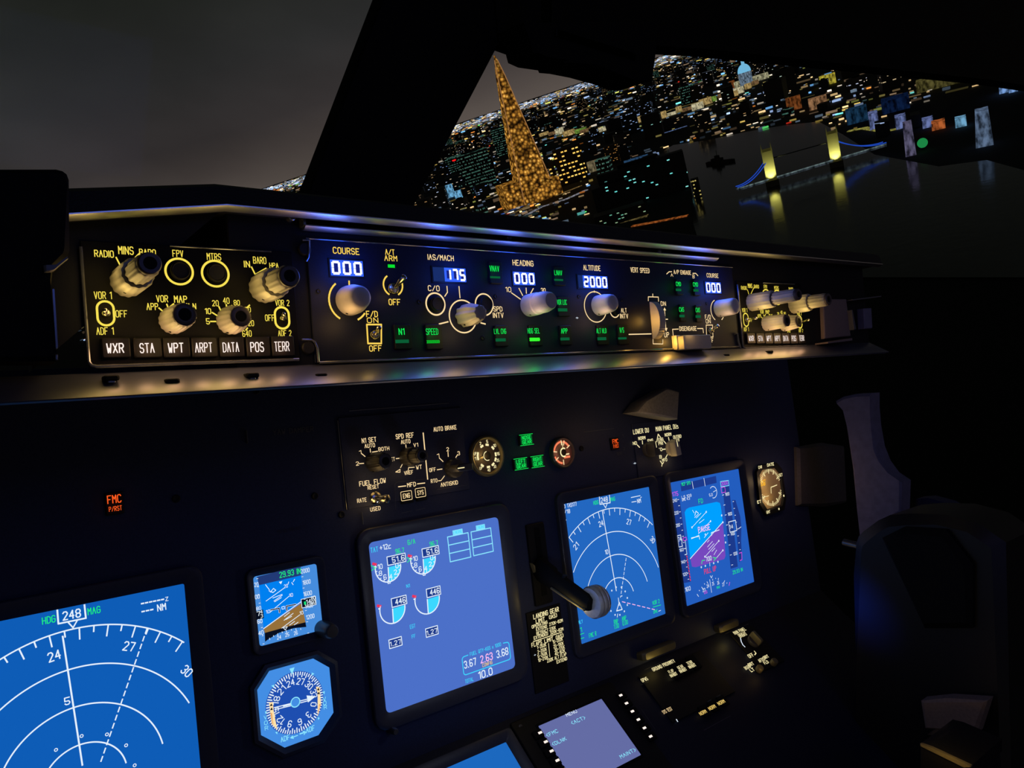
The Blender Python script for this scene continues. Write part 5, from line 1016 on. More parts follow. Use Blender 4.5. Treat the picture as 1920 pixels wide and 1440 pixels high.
for q in ((1540, 565), (1715, 485)): uu, vv = p.uv(*z_(*q)); b = MB(p); b.lathe(uu, vv, [(.005, .0016), (.005, .007), (.0042, .009), (.0005, .009)], RIM, 24); b.build('small_knob', bp)
lamp(p, *z_(1450, 250), .03, WARM, .006, .012); lamp(p, *z_(1600, 560), .012, WARM, .002, .008)
# bars added for light smudges on the panel edge, lit by unseen point lights
for x0, y0, x1, y1, lb in ((1207, 1233, 1270, 1209, 'added bar for the blurred light smudge above the ground proximity legends'), (1352, 1182, 1388, 1166, 'added bar for the blurred light smudge above the brightness panel')):
    a_ = MIP.uv(x0, y0, .012); c_ = MIP.uv(x1, y1, .012); b = MB(MIP); vv = (a_[1] + c_[1]) / 2; b.box(a_[0], vv - .005, c_[0], vv + .005, -.0004, .012, RIM, .003, .003); solo(b, 'glare_bar', lb, 'glare bar', (a_[0] + c_[0]) / 2, vv)
    x, y = (x0 + x1) / 2, (y0 + y1) / 2 + 22; u_, v_ = MIP.uv(x, y, .022); add_light('panel_fill', 'POINT', MIP.at(u_, v_, .022), (255, 225, 130), .005, .006)

# ---------------------------------------------------------------- right-hand side of the cockpit
class Side:
    """upright plane along the cockpit's length, seen from the left seat: u runs aft, v up, w towards the left seat"""
    def __init__(s, x): s.U = np.array([0, -1., 0]); s.V = np.array([0, 0, 1.]); s.W = np.array([-1., 0, 0]); s.X = x; s.O = np.array([x, 0, EYE[2]]); s.D = x
    def uv(s, x, y, w=0.): r = ray(x, y); q = r * ((s.X - w) / r[0]); return -q[1], q[2]
    def ux(s, x, v, w=0.):
        a, b = -3., 1.
        for _ in range(50):
            m = (a + b) / 2
            if proj(s.at(m, v, w))[0] < x: a = m
            else: b = m
        return a
    def at(s, u, v, w=0.): return s.O + s.U * u + s.V * v + s.W * w
    def dv(s, x, y, d, w=0.): return s.uv(x, y - d, w)[1] - s.uv(x, y, w)[1]
def side_prism(pl, px, w0, w1, m, ch=.003):
    b = MB(pl); q = [pl.uv(x, y, -w0) for x, y in px]
    if sum(q[i][0] * q[(i + 1) % len(q)][1] - q[(i + 1) % len(q)][0] * q[i][1] for i in range(len(q))) < 0: q = q[::-1]
    b.prism(q, -w1, -w0, m, ch); return b
R1 = Side(1.12)
b = side_prism(R1, [(1566, 752), (1580, 744), (1602, 739), (1631, 738), (1631, 765), (1634, 800), (1641, 840), (1652, 868), (1668, 890), (1690, 905), (1688, 962), (1670, 972), (1640, 990), (1612, 1010), (1606, 960), (1598, 880), (1586, 800), (1578, 765)], 0, .03, WALL)
o = solo(b, 'sidewall_liner', 'curved mauve grey strip of the side wall at the right, above the dark column', 'wall trim', *R1.uv(1640, 860))
b = side_prism(Side(1.2), [(1716, 936), (1738, 934), (1775, 944), (1828, 972), (1830, 990), (1712, 990)], 0, .03, mat('navy_trim', (40, 46, 92), .6))
b.pl = Side(1.2); solo(b, 'sidewall_trim', 'dim navy wedge of side wall trim behind the dark column', 'wall trim', *b.pl.uv(1760, 965))
R2 = Side(.98)
u, v = R2.uv(1700, 1150)
cc = thing('control_column', 'tall dark column with a rounded shoulder and a small bolt on its left, right side of the cockpit', 'control column', R2, u, v)
COLM = mat('dark_blue_grey_casting', (13, 14, 17), .5, bump=.1, bscale=300, mottle=.15)
b = side_prism(R2, [(1599, 1020), (1603, 1008), (1612, 999), (1640, 978), (1662, 968), (1700, 965), (1765, 967), (1830, 985), (1880, 1020), (1890, 1480), (1600, 1480), (1598, 1260), (1594, 1080)], 0, .10, COLM, .010); b.build('casing', cc)
b = MB(R2); b2 = R2.uv(1603, 1022, -.02); b.tube([(b2[0] + .004, b2[1], -.02), (b2[0] - .016, b2[1], -.02)], .005, RAIL, 10); b.build('side_bolt', cc)
b = side_prism(R2, [(1650, 1010), (1690, 990), (1770, 995), (1820, 1060), (1820, 1180), (1730, 1180)], -.012, .0, BLACK, .006); b.build('cover_plate', cc)
# right end wall of the glareshield and the small plates beyond it
q5 = lambda x, y: (1480 + x / 9.6, 520 + y / 9.6)
TAN = mat('mauve_brown_block', (126, 110, 108), .6, mottle=.1)
b = MB(MCP); w = .002; outline(b, [q5(*q) for q in ((610, 390), (1030, 390), (1110, 1055), (640, 1105))], -.001, .004, TAN, .001)
eb = solo(b, 'end_block', 'mauve brown lit block at the right end of the glareshield', 'end block', *MCP.uv(*q5(880, 750)))
b = MB(MCP); outline(b, [q5(*q) for q in ((690, 1165), (1140, 1092), (1140, 1135), (700, 1190))], -.001, .016, TAN, .0006); solo(b, 'end_rail', 'thin lit rail under the block at the right end of the glareshield', 'rail', *MCP.uv(*q5(920, 1140)))
b = MB(MCP); outline(b, [q5(*q) for q in ((1120, 590), (1140, 585), (1205, 935), (1165, 945))], -.001, .010, LEDGE, .0005); solo(b, 'end_strip', 'narrow upright grey strip right of the block at the glareshield end', 'strip', *MCP.uv(*q5(1160, 760)))
b = MB(MCP); outline(b, [q5(*q) for q in ((1340, 560), (1480, 550), (1500, 915), (1360, 925))], -.001, .008, WALL, .001); solo(b, 'end_plate', 'dim grey upright plate farthest right on the glareshield', 'plate', *MCP.uv(*q5(1420, 740)))
b = MB(MCP); outline(b, [q5(*q) for q in ((1140, 395), (1660, 330), (1660, 350), (1145, 415))], -.001, .010, LEDGE, .0005); solo(b, 'end_lip', 'short grey lip above the narrow strip at the glareshield end', 'lip', *MCP.uv(*q5(1400, 370)))
u_, v_ = MCP.uv(1535, 668, .045); add_light('panel_fill', 'POINT', MCP.at(u_, v_, .045), (255, 190, 160), .004, .01)  # unseen point light added to brighten the end block
# side console with a lit edge, bottom right corner
s7 = lambda x, y: (1700 + x / 12, 1320 + y / 12)
R3 = Side(.80)
u, v = R3.uv(1765, 1420)
sc3 = thing('side_console', 'small side console with a golden lit edge in the lower right corner', 'console', R3, u, v)
b = side_prism(R3, [s7(*q) for q in ((295, 910), (540, 975), (1440, 1400), (1440, 1700), (295, 1700))], 0, .08, DARK, .001); b.build('body', sc3)
b = side_prism(R3, [s7(*q) for q in ((292, 895), (560, 985), (1435, 1395), (1445, 1430), (1300, 1440), (300, 945))], -.004, .0, RIM, .0006); b.build('lit_edge', sc3)
R4 = Side(.86)
b = MB(R4); q = [R4.uv(*s7(*k)) for k in ((450, 700), (950, 730), (1490, 830), (1500, 1300), (900, 1030), (480, 880))][::-1]; b.prism(q, -.02, -.001, BLACK)
b.text('OFF', *s7(560, 790), s7(690, 0)[0], 6, YELLOW, .0, .25); b.text('DIM', *s7(690, 850), s7(820, 0)[0], 7, YELLOW, .0, .25); b.ln([s7(690, 850), s7(720, 900), s7(790, 960), s7(880, 1008)], 2.6, PALE, .0); b.ln([s7(1445, 1040), s7(1480, 1065)], 3, YELLOW, .0)
o = b.build('dial_plate', sc3); o.location = (0, 0, -.06)
b = side_prism(Side(.95), [s7(*q) for q in ((300, -60), (900, -120), (1800, -60), (1560, 680), (400, 560))], 0, .02, mat('brown_grey_trim', (120, 104, 96), .7)); b.pl = Side(.95)
solo(b, 'footwell_trim', 'brown grey trim patch above the side console in the lower right corner', 'wall trim', *b.pl.uv(*s7(900, 300)))
u_, v_ = R3.uv(*s7(760, 1020), .03); add_light('panel_fill', 'POINT', R3.at(u_, v_, .03), (255, 205, 110), .035, .006)  # unseen point light added to turn the console edge golden
u_, v_ = R3.uv(*s7(800, 420), -.08); add_light('panel_fill', 'POINT', R3.at(u_, v_, -.08), (255, 210, 190), .0035, .01)  # unseen point light added to brighten the footwell trim
# plate added to hold the glow beside the clock, lit by an unseen point light
b = MB(MIP); outline(b, [(1497, 838), (1545, 830), (1585, 836), (1590, 942), (1550, 950), (1500, 948)], -.0004, .008, mat('glow_plate_grey', (84, 78, 76), .6), .004)
solo(b, 'glow_plate', 'added rounded grey plate right of the clock for the glow at its left', 'added plate', *MIP.uv(1545, 890))
u_, v_ = MIP.uv(1500, 890, .04); add_light('panel_fill', 'POINT', MIP.at(u_, v_, .04), (255, 200, 170), .022, .012)
u_, v_ = MIP.uv(1205, 800, .065); add_light('panel_fill', 'POINT', MIP.at(u_, v_, .065), (255, 205, 130), .030, .006)  # unseen point light added to brighten the triangular bracket
add_light('sidewall_fill', 'AREA', (.55, .05, 1.25), (175, 160, 220), .09, size=.12, aim=(1.12, .5, 1.06))  # unseen area light added to brighten the side wall strip
u_, v_ = MIP.uv(1330, 1000, .06); sl = add_light('column_edge_fill', 'SPOT', MIP.at(u_, v_, .06), (20, 80, 255), 9., .03, aim=R2.at(*R2.uv(1602, 1130))); sl.data.spot_size = .3; sl.data.spot_blend = 1.; sl.data.shadow_soft_size = .03  # unseen blue spot added to brighten the column's left edge

# ---------------------------------------------------------------- the city at night, in its own banked axes
ALT = 190.0
CO = EYE - CUP * ALT
MC = np.eye(4); MC[:3, 0] = CX; MC[:3, 1] = CY; MC[:3, 2] = CUP; MC[:3, 3] = CO; MCM = Matrix(MC.tolist())
def ground(x, y):
    r = ray(x, y); k = ALT / max(1e-5, -r.dot(CUP)); q = r * k + EYE - CO; return np.array([q.dot(CX), q.dot(CY)])
def cworld(x, y, z=0.): return CO + CX * x + CY * y + CUP * z
def cdepth(x, y): return (ROT.T @ (cworld(x, y) - EYE))[2]
def fit_h(g, px, py):
    best = (9e9, 0)
    for h in np.arange(2, 420, 1.):
        q = proj(cworld(g[0], g[1], h)); d = (q[1] - py) ** 2
        if d < best[0]: best = (d, h)
    return best[1]
class CB(MB):
    def build(s, name, parent=None, loc=(0, 0), yaw=0., smooth=False):
        o = MB.build(s, name, parent, (0, 0, 0), smooth)
        if parent is None: o.matrix_world = MCM @ Matrix.Translation((float(loc[0]), float(loc[1]), 0)) @ Matrix.Rotation(yaw, 4, 'Z')
        return o
def croot(name, label, cat, loc, yaw=0., group=None):
    o = bpy.data.objects.new(name, None); COL.objects.link(o); o.matrix_world = MCM @ Matrix.Translation((float(loc[0]), float(loc[1]), 0)) @ Matrix.Rotation(yaw, 4, 'Z'); o['_o'] = [0., 0., 0.]; return tag(o, label, cat, group)
def window_mat(name, wall, lit, frac, sx=3.2, sz=3.6, k=1., var=None, wash=None):
    """dark walls with a grid of windows, some of them lit"""
    if name in MATS: return MATS[name]
    m = bpy.data.materials.new(name); m.use_nodes = True; MATS[name] = m; t = m.node_tree; t.nodes.clear(); N = t.nodes.new; L = t.links.new
    out = N('ShaderNodeOutputMaterial'); co = N('ShaderNodeTexCoord'); sp = N('ShaderNodeSeparateXYZ'); L(co.outputs['Object'], sp.inputs[0])
    def mth(op, a, b=None):
        n = N('ShaderNodeMath'); n.operation = op
        for i, v in ((0, a), (1, b)):
            if v is None: continue
            if isinstance(v, (int, float)): n.inputs[i].default_value = v
            else: L(v, n.inputs[i])
        return n.outputs[0]
    hz = mth('ADD', sp.outputs[0], mth('MULTIPLY', sp.outputs[1], 1.37))
    a = mth('DIVIDE', hz, sx); c = mth('DIVIDE', sp.outputs[2], sz)
    fa, fc_ = mth('FRACT', a), mth('FRACT', c)
    ina = mth('MULTIPLY', mth('GREATER_THAN', fa, .18), mth('LESS_THAN', fa, .84)); inc = mth('MULTIPLY', mth('GREATER_THAN', fc_, .36), mth('LESS_THAN', fc_, .68))
    cb = N('ShaderNodeCombineXYZ'); L(mth('FLOOR', a), cb.inputs[0]); L(mth('FLOOR', c), cb.inputs[1])
    oi = N('ShaderNodeObjectInfo'); L(mth('MULTIPLY', oi.outputs['Random'], 97), cb.inputs[2])
    wn = N('ShaderNodeTexWhiteNoise'); wn.noise_dimensions = '3D'; L(cb.outputs[0], wn.inputs['Vector'])
    on = mth('MULTIPLY', mth('LESS_THAN', wn.outputs['Value'], frac), mth('MULTIPLY', ina, inc))
    em = N('ShaderNodeEmission'); cr = N('ShaderNodeValToRGB'); L(mth('FRACT', mth('MULTIPLY', wn.outputs['Value'], 31.7)), cr.inputs[0]); v2 = var or lit
    cr.color_ramp.elements[0].color = (*lin(lit), 1); cr.color_ramp.elements[1].color = (*lin(v2), 1); L(cr.outputs[0], em.inputs[0]); L(mth('MULTIPLY', on, k), em.inputs[1])
    df = N('ShaderNodeBsdfPrincipled'); df.inputs['Base Color'].default_value = (*lin(wall), 1); df.inputs['Roughness'].default_value = .6
    ad = N('ShaderNodeAddShader'); L(em.outputs[0], ad.inputs[0]); L(df.outputs[0], ad.inputs[1]); L(ad.outputs[0], out.inputs[0]); m.cycles.emission_sampling = 'NONE'
    return m
DG = mat('dark_city_ground', (13, 15, 20), .9, bscale=.01)
g = CB(); n = 40
far = 150000.
g.add([(-far, -500, -1), (far, -500, -1), (far, far, -1), (-far, far, -1)], [[0, 1, 2, 3]], DG)
o = g.build('floor'); o['kind'] = 'structure'
# river
wm = mat('river_water', (10, 11, 14), .12, spec=.6, mottle=.1)
_n = wm.node_tree; _b = _n.nodes['Principled BSDF']; _bn = _n.nodes.new('ShaderNodeBump'); _bn.inputs['Strength'].default_value = .25; _bn.inputs['Distance'].default_value = .4
_w = _n.nodes.new('ShaderNodeTexNoise'); _w.inputs['Scale'].default_value = .09; _w.inputs['Detail'].default_value = 3; _c = _n.nodes.new('ShaderNodeTexCoord'); _n.links.new(_c.outputs['Object'], _w.inputs['Vector']); _n.links.new(_w.outputs[0], _bn.inputs['Height']); _n.links.new(_bn.outputs[0], _b.inputs['Normal'])
RIV = [(1232, 290), (1262, 272), (1330, 262), (1400, 247), (1470, 235), (1535, 228), (1580, 252), (1640, 290), (1760, 312), (1850, 300), (1960, 330), (2100, 420), (2100, 520), (1330, 520), (1300, 420), (1292, 350), (1284, 305)]
RG = [ground(*q) for q in RIV]
g = CB(); g.add([(a, c, 0.) for a, c in RG] + [(a, c, -4.) for a, c in RG], [list(range(len(RG)))] + [[i, (i + 1) % len(RG), len(RG) + (i + 1) % len(RG), len(RG) + i] for i in range(len(RG))], wm)
o = g.build('river'); tag(o, 'dark brown river winding across the city under the twin-tower bridge', 'river')
def inpoly(p, poly):
    r = False; j = len(poly) - 1
    for i in range(len(poly)):
        if (poly[i][1] > p[1]) != (poly[j][1] > p[1]) and p[0] < (poly[j][0] - poly[i][0]) * (p[1] - poly[i][1]) / (poly[j][1] - poly[i][1]) + poly[i][0]: r = not r
        j = i
    return r
def inriver(px): return inpoly(px, RIV)

# pointed tower
g0 = ground(1006, 374); H = fit_h(g0, 933, 104); dep = cdepth(*g0); W = 80 * dep / FPX
def facing(g): return math.atan2(g[1], g[0]) - pi / 2
tw = croot('pointed_tower', 'tall pointed tower covered in golden lights, rising above the horizon', 'tower', g0, facing(g0) + .25)
m = bpy.data.materials.new('golden_glass_facets'); m.use_nodes = True; t = m.node_tree; t.nodes.clear(); Nn = t.nodes.new
out = Nn('ShaderNodeOutputMaterial'); co = Nn('ShaderNodeTexCoord'); vo = Nn('ShaderNodeTexVoronoi'); vo.inputs['Scale'].default_value = .15; t.links.new(co.outputs['Object'], vo.inputs['Vector'])
cr = Nn('ShaderNodeValToRGB'); t.links.new(vo.outputs['Distance'], cr.inputs[0]); E_ = cr.color_ramp.elements
E_[0].position = 0; E_[0].color = (*lin((250, 205, 110)), 1); E_[1].position = .80; E_[1].color = (*lin((34, 20, 6)), 1)
for p_, c_ in ((.25, (200, 140, 52)), (.52, (120, 78, 26))): x_ = E_.new(p_); x_.color = (*lin(c_), 1)
wn = Nn('ShaderNodeSeparateColor'); t.links.new(vo.outputs['Color'], wn.inputs[0]); mr = Nn('ShaderNodeMapRange'); mr.inputs[3].default_value = .2; mr.inputs[4].default_value = 1.35; t.links.new(wn.outputs[0], mr.inputs[0])
em = Nn('ShaderNodeEmission'); t.links.new(cr.outputs[0], em.inputs[0]); t.links.new(mr.outputs[0], em.inputs[1]); t.links.new(em.outputs[0], out.inputs[0]); m.cycles.emission_sampling = 'NONE'; TOW = m
g = CB(); sec = [(0, .43), (H * .86, .095), (H, .012)]; prof = [(-1, -.72), (-.72, -1), (.72, -1), (1, -.72), (1, .72), (.72, 1), (-.72, 1), (-1, .72)]; vs = []; fs = []
for z, k in sec: vs += [(W * k * a, W * k * c, z) for a, c in prof]
for k in range(2): fs += [[k * 8 + i, k * 8 + (i + 1) % 8, k * 8 + 8 + (i + 1) % 8, k * 8 + 8 + i] for i in range(8)]
g.add(vs, fs, TOW); g.build('shaft', tw)
g = CB(); 
for a, c, w_, d_, h_ in ((-.5, .1, .5, .8, .17), (.38, -.1, .28, .8, .12), (0, -.52, .6, .12, .10)): x, y = a * W, c * W; g.box(x - w_ * W / 2, y - d_ * W / 2, x + w_ * W / 2, y + d_ * W / 2, 0, h_ * H, TOW, 0)
g.build('podium', tw)
g = CB(); FINM = glow('tower_fin_edge', (150, 105, 60), 1.)
for sx_, sy_ in ((1, -1), (-1, -1), (1, 1)): g.tube([(W * .40 * sx_, W * .40 * sy_, 2), (W * .085 * sx_, W * .085 * sy_, H * .86), (W * .03 * sx_, W * .03 * sy_, H * .97)], 1.0, FINM, 5)
g.build('corner_fin', tw)

TAKEN = [(g0[0], g0[1], W * .6)]
# named buildings: base centre, width and height measured in the photograph, depth in metres
def building(label, bx, by, wpx, top, depth, m, roof=0, cat='building', lit_roof=None, group=None, yaw=0., name='building', tap=1.):
    g0 = ground(bx, by); dep = cdepth(*g0); W_ = wpx * dep / FPX; H_ = fit_h(g0, 0, top); g = CB()
    g.prism([(-W_ / 2, -depth / 2), (W_ / 2, -depth / 2), (W_ / 2, depth / 2), (-W_ / 2, depth / 2)], 0, H_, m, 0)
    if tap != 1: g.v = [(a * (tap if c > 1 else 1), b * (tap if c > 1 else 1), c) for a, b, c in g.v]
    if roof: g.box(-W_ * .25, -depth * .25, W_ * .2, depth * .25, H_, H_ + roof, DG, 0)
    TAKEN.append((g0[0], g0[1], max(W_, depth) * .6)); o = g.build(name, None, g0, facing(g0) + yaw); return tag(o, label, cat, group)
WAMB = window_mat('amber_windows', (26, 18, 10), (255, 190, 70), .5, 8, 9, 1., (255, 225, 120)); WTEAL = window_mat('teal_windows', (9, 16, 18), (60, 120, 108), .6, 3, 9, .6, (110, 160, 140))
WCYAN = window_mat('cyan_windows', (8, 11, 18), (90, 220, 215), .10, 6, 5, 1., (150, 240, 230)); WMIX = window_mat('mixed_windows', (14, 13, 13), (255, 220, 160), .09, 8, 5, .8, (190, 215, 255))
WBLUE = window_mat('blue_white_windows', (16, 22, 34), (120, 170, 240), .16, 8, 5, .7, (200, 220, 255)); WWARM = window_mat('warm_dim_windows', (22, 18, 15), (200, 150, 90), .14, 9, 5, .6, (255, 230, 180)); WDARK = window_mat('sparse_windows', (9, 10, 13), (230, 225, 200), .03, 8, 5, .8, (120, 220, 210))
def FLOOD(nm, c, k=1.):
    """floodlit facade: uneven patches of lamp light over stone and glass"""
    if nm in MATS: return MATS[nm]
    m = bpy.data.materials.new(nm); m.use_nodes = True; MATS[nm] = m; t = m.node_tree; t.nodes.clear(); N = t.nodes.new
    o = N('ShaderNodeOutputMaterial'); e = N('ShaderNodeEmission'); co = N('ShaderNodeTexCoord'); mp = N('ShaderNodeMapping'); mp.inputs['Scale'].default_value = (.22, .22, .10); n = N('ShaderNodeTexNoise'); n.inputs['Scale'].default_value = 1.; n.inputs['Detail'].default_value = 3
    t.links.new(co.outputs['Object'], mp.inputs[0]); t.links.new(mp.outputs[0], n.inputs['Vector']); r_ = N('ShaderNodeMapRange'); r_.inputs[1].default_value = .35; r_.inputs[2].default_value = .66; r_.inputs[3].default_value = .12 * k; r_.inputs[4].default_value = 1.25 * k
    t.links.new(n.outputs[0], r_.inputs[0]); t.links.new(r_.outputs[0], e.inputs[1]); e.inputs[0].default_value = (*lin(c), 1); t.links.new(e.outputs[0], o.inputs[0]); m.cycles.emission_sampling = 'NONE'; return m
building('office tower with big amber windows right of the pointed tower', 1078, 340, 52, 275, 26, WAMB); building('slim amber-lit building tucked between the pointed tower and the amber office tower', 1042, 342, 10, 303, 12, WAMB)
building('teal-lit office block left of the pointed tower, the nearer one', 905, 352, 58, 285, 40, WTEAL, 3); building('teal-lit office block left of the pointed tower, the one behind', 948, 290, 30, 240, 40, WTEAL, 3); building('low teal-lit block at the left foot of the pointed tower', 893, 362, 55, 338, 30, WTEAL)
building('blue white floodlit building near the lower left window corner', 838, 372, 34, 350, 30, FLOOD('blue_white_flood', (120, 190, 235), .8)); building('small blue white floodlit building at the lower left window corner', 862, 374, 14, 358, 20, FLOOD('blue_white_flood', (1, 1, 1)))
building('brown-lit building at the left window edge', 826, 360, 40, 330, 30, WWARM, 3); building('grey-lit building behind the brown one at the left window edge', 856, 356, 30, 330, 30, WMIX)
building('long dark block with sparse cyan windows at the river bank', 1214, 372, 160, 305, 22, WCYAN, 5); building('dark block with cyan windows in front of the long one', 1165, 388, 90, 340, 45, WCYAN, 3)
building('low block with a row of cyan lights above the bright quay', 1165, 414, 95, 392, 30, window_mat('quay_windows', (30, 26, 20), (110, 200, 170), .3, 5, 4, .7, (200, 190, 130)))
building('pale floodlit hall right of the amber tower', 1122, 318, 36, 300, 26, FLOOD('pale_flood', (130, 118, 88), .7)); building('brown tower right of the pale hall', 1152, 305, 26, 272, 20, window_mat('brown_windows', (48, 30, 16), (200, 140, 70), .3, 4, 4, .7)); building('blue-lit deck building right of the brown tower', 1195, 308, 46, 296, 25, FLOOD('dull_blue_flood', (52, 90, 130), .7))
building('yellow floodlit church-like block near the top right horizon', 1553, 158, 28, 140, 30, FLOOD('yellow_flood', (190, 175, 60), .8)); building('tan floodlit hall beyond the river with a red right end', 1535, 202, 32, 182, 30, FLOOD('tan_flood', (150, 110, 76), .8)); building('orange-brown floodlit hall left of the tan hall', 1490, 205, 26, 182, 25, FLOOD('orange_brown_flood', (120, 66, 30), .8))
building('olive floodlit long hall under the top right window edge', 1770, 160, 90, 140, 40, FLOOD('olive_flood', (92, 86, 46), .7)); building('deep blue office cluster right of the far bridge tower', 1680, 205, 46, 182, 50, FLOOD('deep_blue_flood', (16, 36, 74), .5)); building('teal-blue round hall left of the white slab towers', 1608, 228, 36, 202, 30, FLOOD('teal_blue_flood', (28, 62, 92), .6))
for i, (x, y, w_, top) in enumerate(((1640, 240, 16, 210), (1656, 252, 24, 228), (1690, 238, 18, 216), (1718, 236, 16, 212), (1740, 236, 18, 222))): building(('first', 'second', 'third', 'fourth', 'fifth')[i] + ' from the left of the blue white slab towers beyond the river', x, y, w_, top, 30, WBLUE if i % 2 else FLOOD('slab_flood', (104, 118, 170), .8), group='blue white slab towers')
building('orange-lit block right of the blue white slab towers', 1760, 240, 22, 226, 25, FLOOD('orange_flood', (190, 100, 50), .7)); building('bright small block with a cyan front right of the orange-lit block', 1802, 235, 18, 220, 25, FLOOD('cyan_flood', (110, 165, 200), .8))
building('big pale grey-blue curved slab at the right of the city', 1846, 270, 28, 205, 30, FLOOD('pale_slab_flood', (92, 112, 140), .8), tap=.75); tag(bpy.context.scene.objects[-1], None, None)
for i, (x, y) in enumerate(((1882, 172), (1900, 170))): building(('left', 'right')[i] + ' of two small blue white towers at the far right edge', x, y, 14, 157, 30, FLOOD('edge_flood', (120, 160, 220), .8), group='far edge towers')
# dome with drum, lantern and floodlit nave
g0 = ground(1400, 158); dep = cdepth(*g0); k = dep / FPX
dm = croot('domed_cathedral', 'pale cyan floodlit dome with lantern near the upper right horizon', 'cathedral', g0, facing(g0))
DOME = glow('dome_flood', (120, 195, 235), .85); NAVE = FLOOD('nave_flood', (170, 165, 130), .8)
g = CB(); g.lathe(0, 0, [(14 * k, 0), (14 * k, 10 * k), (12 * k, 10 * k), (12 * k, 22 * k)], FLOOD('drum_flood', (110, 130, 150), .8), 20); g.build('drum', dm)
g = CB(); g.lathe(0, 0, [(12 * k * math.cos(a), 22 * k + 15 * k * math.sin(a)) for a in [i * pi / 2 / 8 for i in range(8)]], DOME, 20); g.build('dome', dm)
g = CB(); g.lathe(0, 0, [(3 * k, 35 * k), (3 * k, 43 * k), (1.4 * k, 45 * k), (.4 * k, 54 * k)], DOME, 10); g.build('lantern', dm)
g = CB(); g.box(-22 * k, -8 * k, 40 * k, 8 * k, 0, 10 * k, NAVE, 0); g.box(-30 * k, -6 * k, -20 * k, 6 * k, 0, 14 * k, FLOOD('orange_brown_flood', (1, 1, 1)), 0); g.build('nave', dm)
# twin-tower bridge
brg = croot('bridge', 'suspension bridge with two yellow floodlit towers and blue cables across the river', 'bridge', ground(1500, 340), 0.)
bo = ground(1500, 340)
loc = lambda x, y: np.array([*(ground(x, y) - bo), 0.])
STONE = mat('bridge_stone', (92, 86, 62), .8); 
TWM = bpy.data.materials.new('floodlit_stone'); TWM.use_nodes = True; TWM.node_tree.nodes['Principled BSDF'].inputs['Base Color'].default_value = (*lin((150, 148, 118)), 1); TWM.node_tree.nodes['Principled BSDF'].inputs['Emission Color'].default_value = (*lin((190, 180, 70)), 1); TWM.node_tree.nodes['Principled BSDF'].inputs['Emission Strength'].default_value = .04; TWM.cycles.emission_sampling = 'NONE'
tp = []
for bx, by, top, wd_ in ((1449, 347, 268, 19), (1569, 311, 236, 19)):
    c = loc(bx, by); gg = c[:2] + bo; dep = cdepth(*gg); kk = dep / FPX; Hh = fit_h(gg, 0, top); w_ = wd_ * kk * .5; tp.append((c, Hh))
    g = CB(); a0 = facing(gg)
    def rot(a, b_, z): return (c[0] + a * math.cos(a0) - b_ * math.sin(a0), c[1] + a * math.sin(a0) + b_ * math.cos(a0), z)
    vs = [rot(a * w_ * f, b_ * w_ * f, z) for z, f in ((Hh * .14, 1), (Hh * .82, .98), (Hh * .86, .8)) for a, b_ in ((-1, -1), (1, -1), (1, 1), (-1, 1))]
    g.add(vs, [[j * 4 + i, j * 4 + (i + 1) % 4, j * 4 + 4 + (i + 1) % 4, j * 4 + 4 + i] for j in range(2) for i in range(4)] + [[8, 9, 10, 11]], TWM)
    for a, b_ in ((-1, -1), (1, -1), (1, 1), (-1, 1)):
        q = [rot(a * w_ * .9 + dx, b_ * w_ * .9 + dy, Hh * .8) for dx, dy in ((-.15 * w_, -.15 * w_), (.15 * w_, -.15 * w_), (.15 * w_, .15 * w_), (-.15 * w_, .15 * w_))] + [rot(a * w_ * .9, b_ * w_ * .9, Hh * 1.0)]
        g.add(q, [[0, 1, 4], [1, 2, 4], [2, 3, 4], [3, 0, 4]], TWM)
    g.build('bridge_tower', brg)
    g = CB(); g.add([rot(a * w_ * 1.25, b_ * w_ * 1.6, z) for z in (0, Hh * .14) for a, b_ in ((-1, -1), (1, -1), (1, 1), (-1, 1))], [[0, 1, 5, 4], [1, 2, 6, 5], [2, 3, 7, 6], [3, 0, 4, 7], [4, 5, 6, 7]], STONE); g.build('pier', brg)
    fl = add_light('flood_lamp', 'SPOT', cworld(*(gg - unit(gg) * w_ * 2.6), Hh * .14), (240, 236, 140), Hh * Hh * 22, aim=cworld(*gg, Hh * .5)); fl.data.spot_size = 1.3; fl.data.spot_blend = .8; fl.data.shadow_soft_size = 1.
(c1, h1), (c2, h2) = tp
dk = h1 * .16; dirv = (c2 - c1); e0 = c1 - dirv * .55; e1 = c2 + dirv * .75; dz = np.array([0, 0, dk]); nrm = unit([-dirv[1], dirv[0], 0]) * 5
g = CB(); g.add([e0 - nrm + dz, e1 - nrm + dz, e1 + nrm + dz, e0 + nrm + dz, e0 - nrm + dz * .75, e1 - nrm + dz * .75, e1 + nrm + dz * .75, e0 + nrm + dz * .75], [[0, 1, 2, 3], [0, 1, 5, 4], [3, 2, 6, 7]], FLOOD('deck_flood', (66, 76, 84), .6)); g.build('deck', brg)
g = CB(); g.tube([e0 - nrm + dz * 1.1, e1 - nrm + dz * 1.1], .7, FLOOD('deck_light', (110, 130, 130), .8), 5); g.build('parapet', brg)
CABM = glow('blue_cable', (40, 90, 225), .6); sag = lambda a, b_, n=10: [a + (b_ - a) * i / n - np.array([0, 0, 4 * (i / n) * (1 - i / n) * abs(a[2] - b_[2]) * .28]) for i in range(n + 1)]
for a, b_ in ((e0 + dz * 1.3, c1 + [0, 0, h1 * .66]), (c2 + [0, 0, h2 * .66], e1 + dz * 1.3)):
    for s_ in (-1, 1): g = CB(); g.tube(sag(a + nrm * s_, b_ + nrm * s_), .6, CABM, 5); g.build('cable', brg)
g = CB(); g.tube([c1 + [0, 0, h1 * .62], c2 + [0, 0, h2 * .62]], .7, mat('walkway_grey', (56, 60, 66), .7), 5); g.build('walkway', brg)
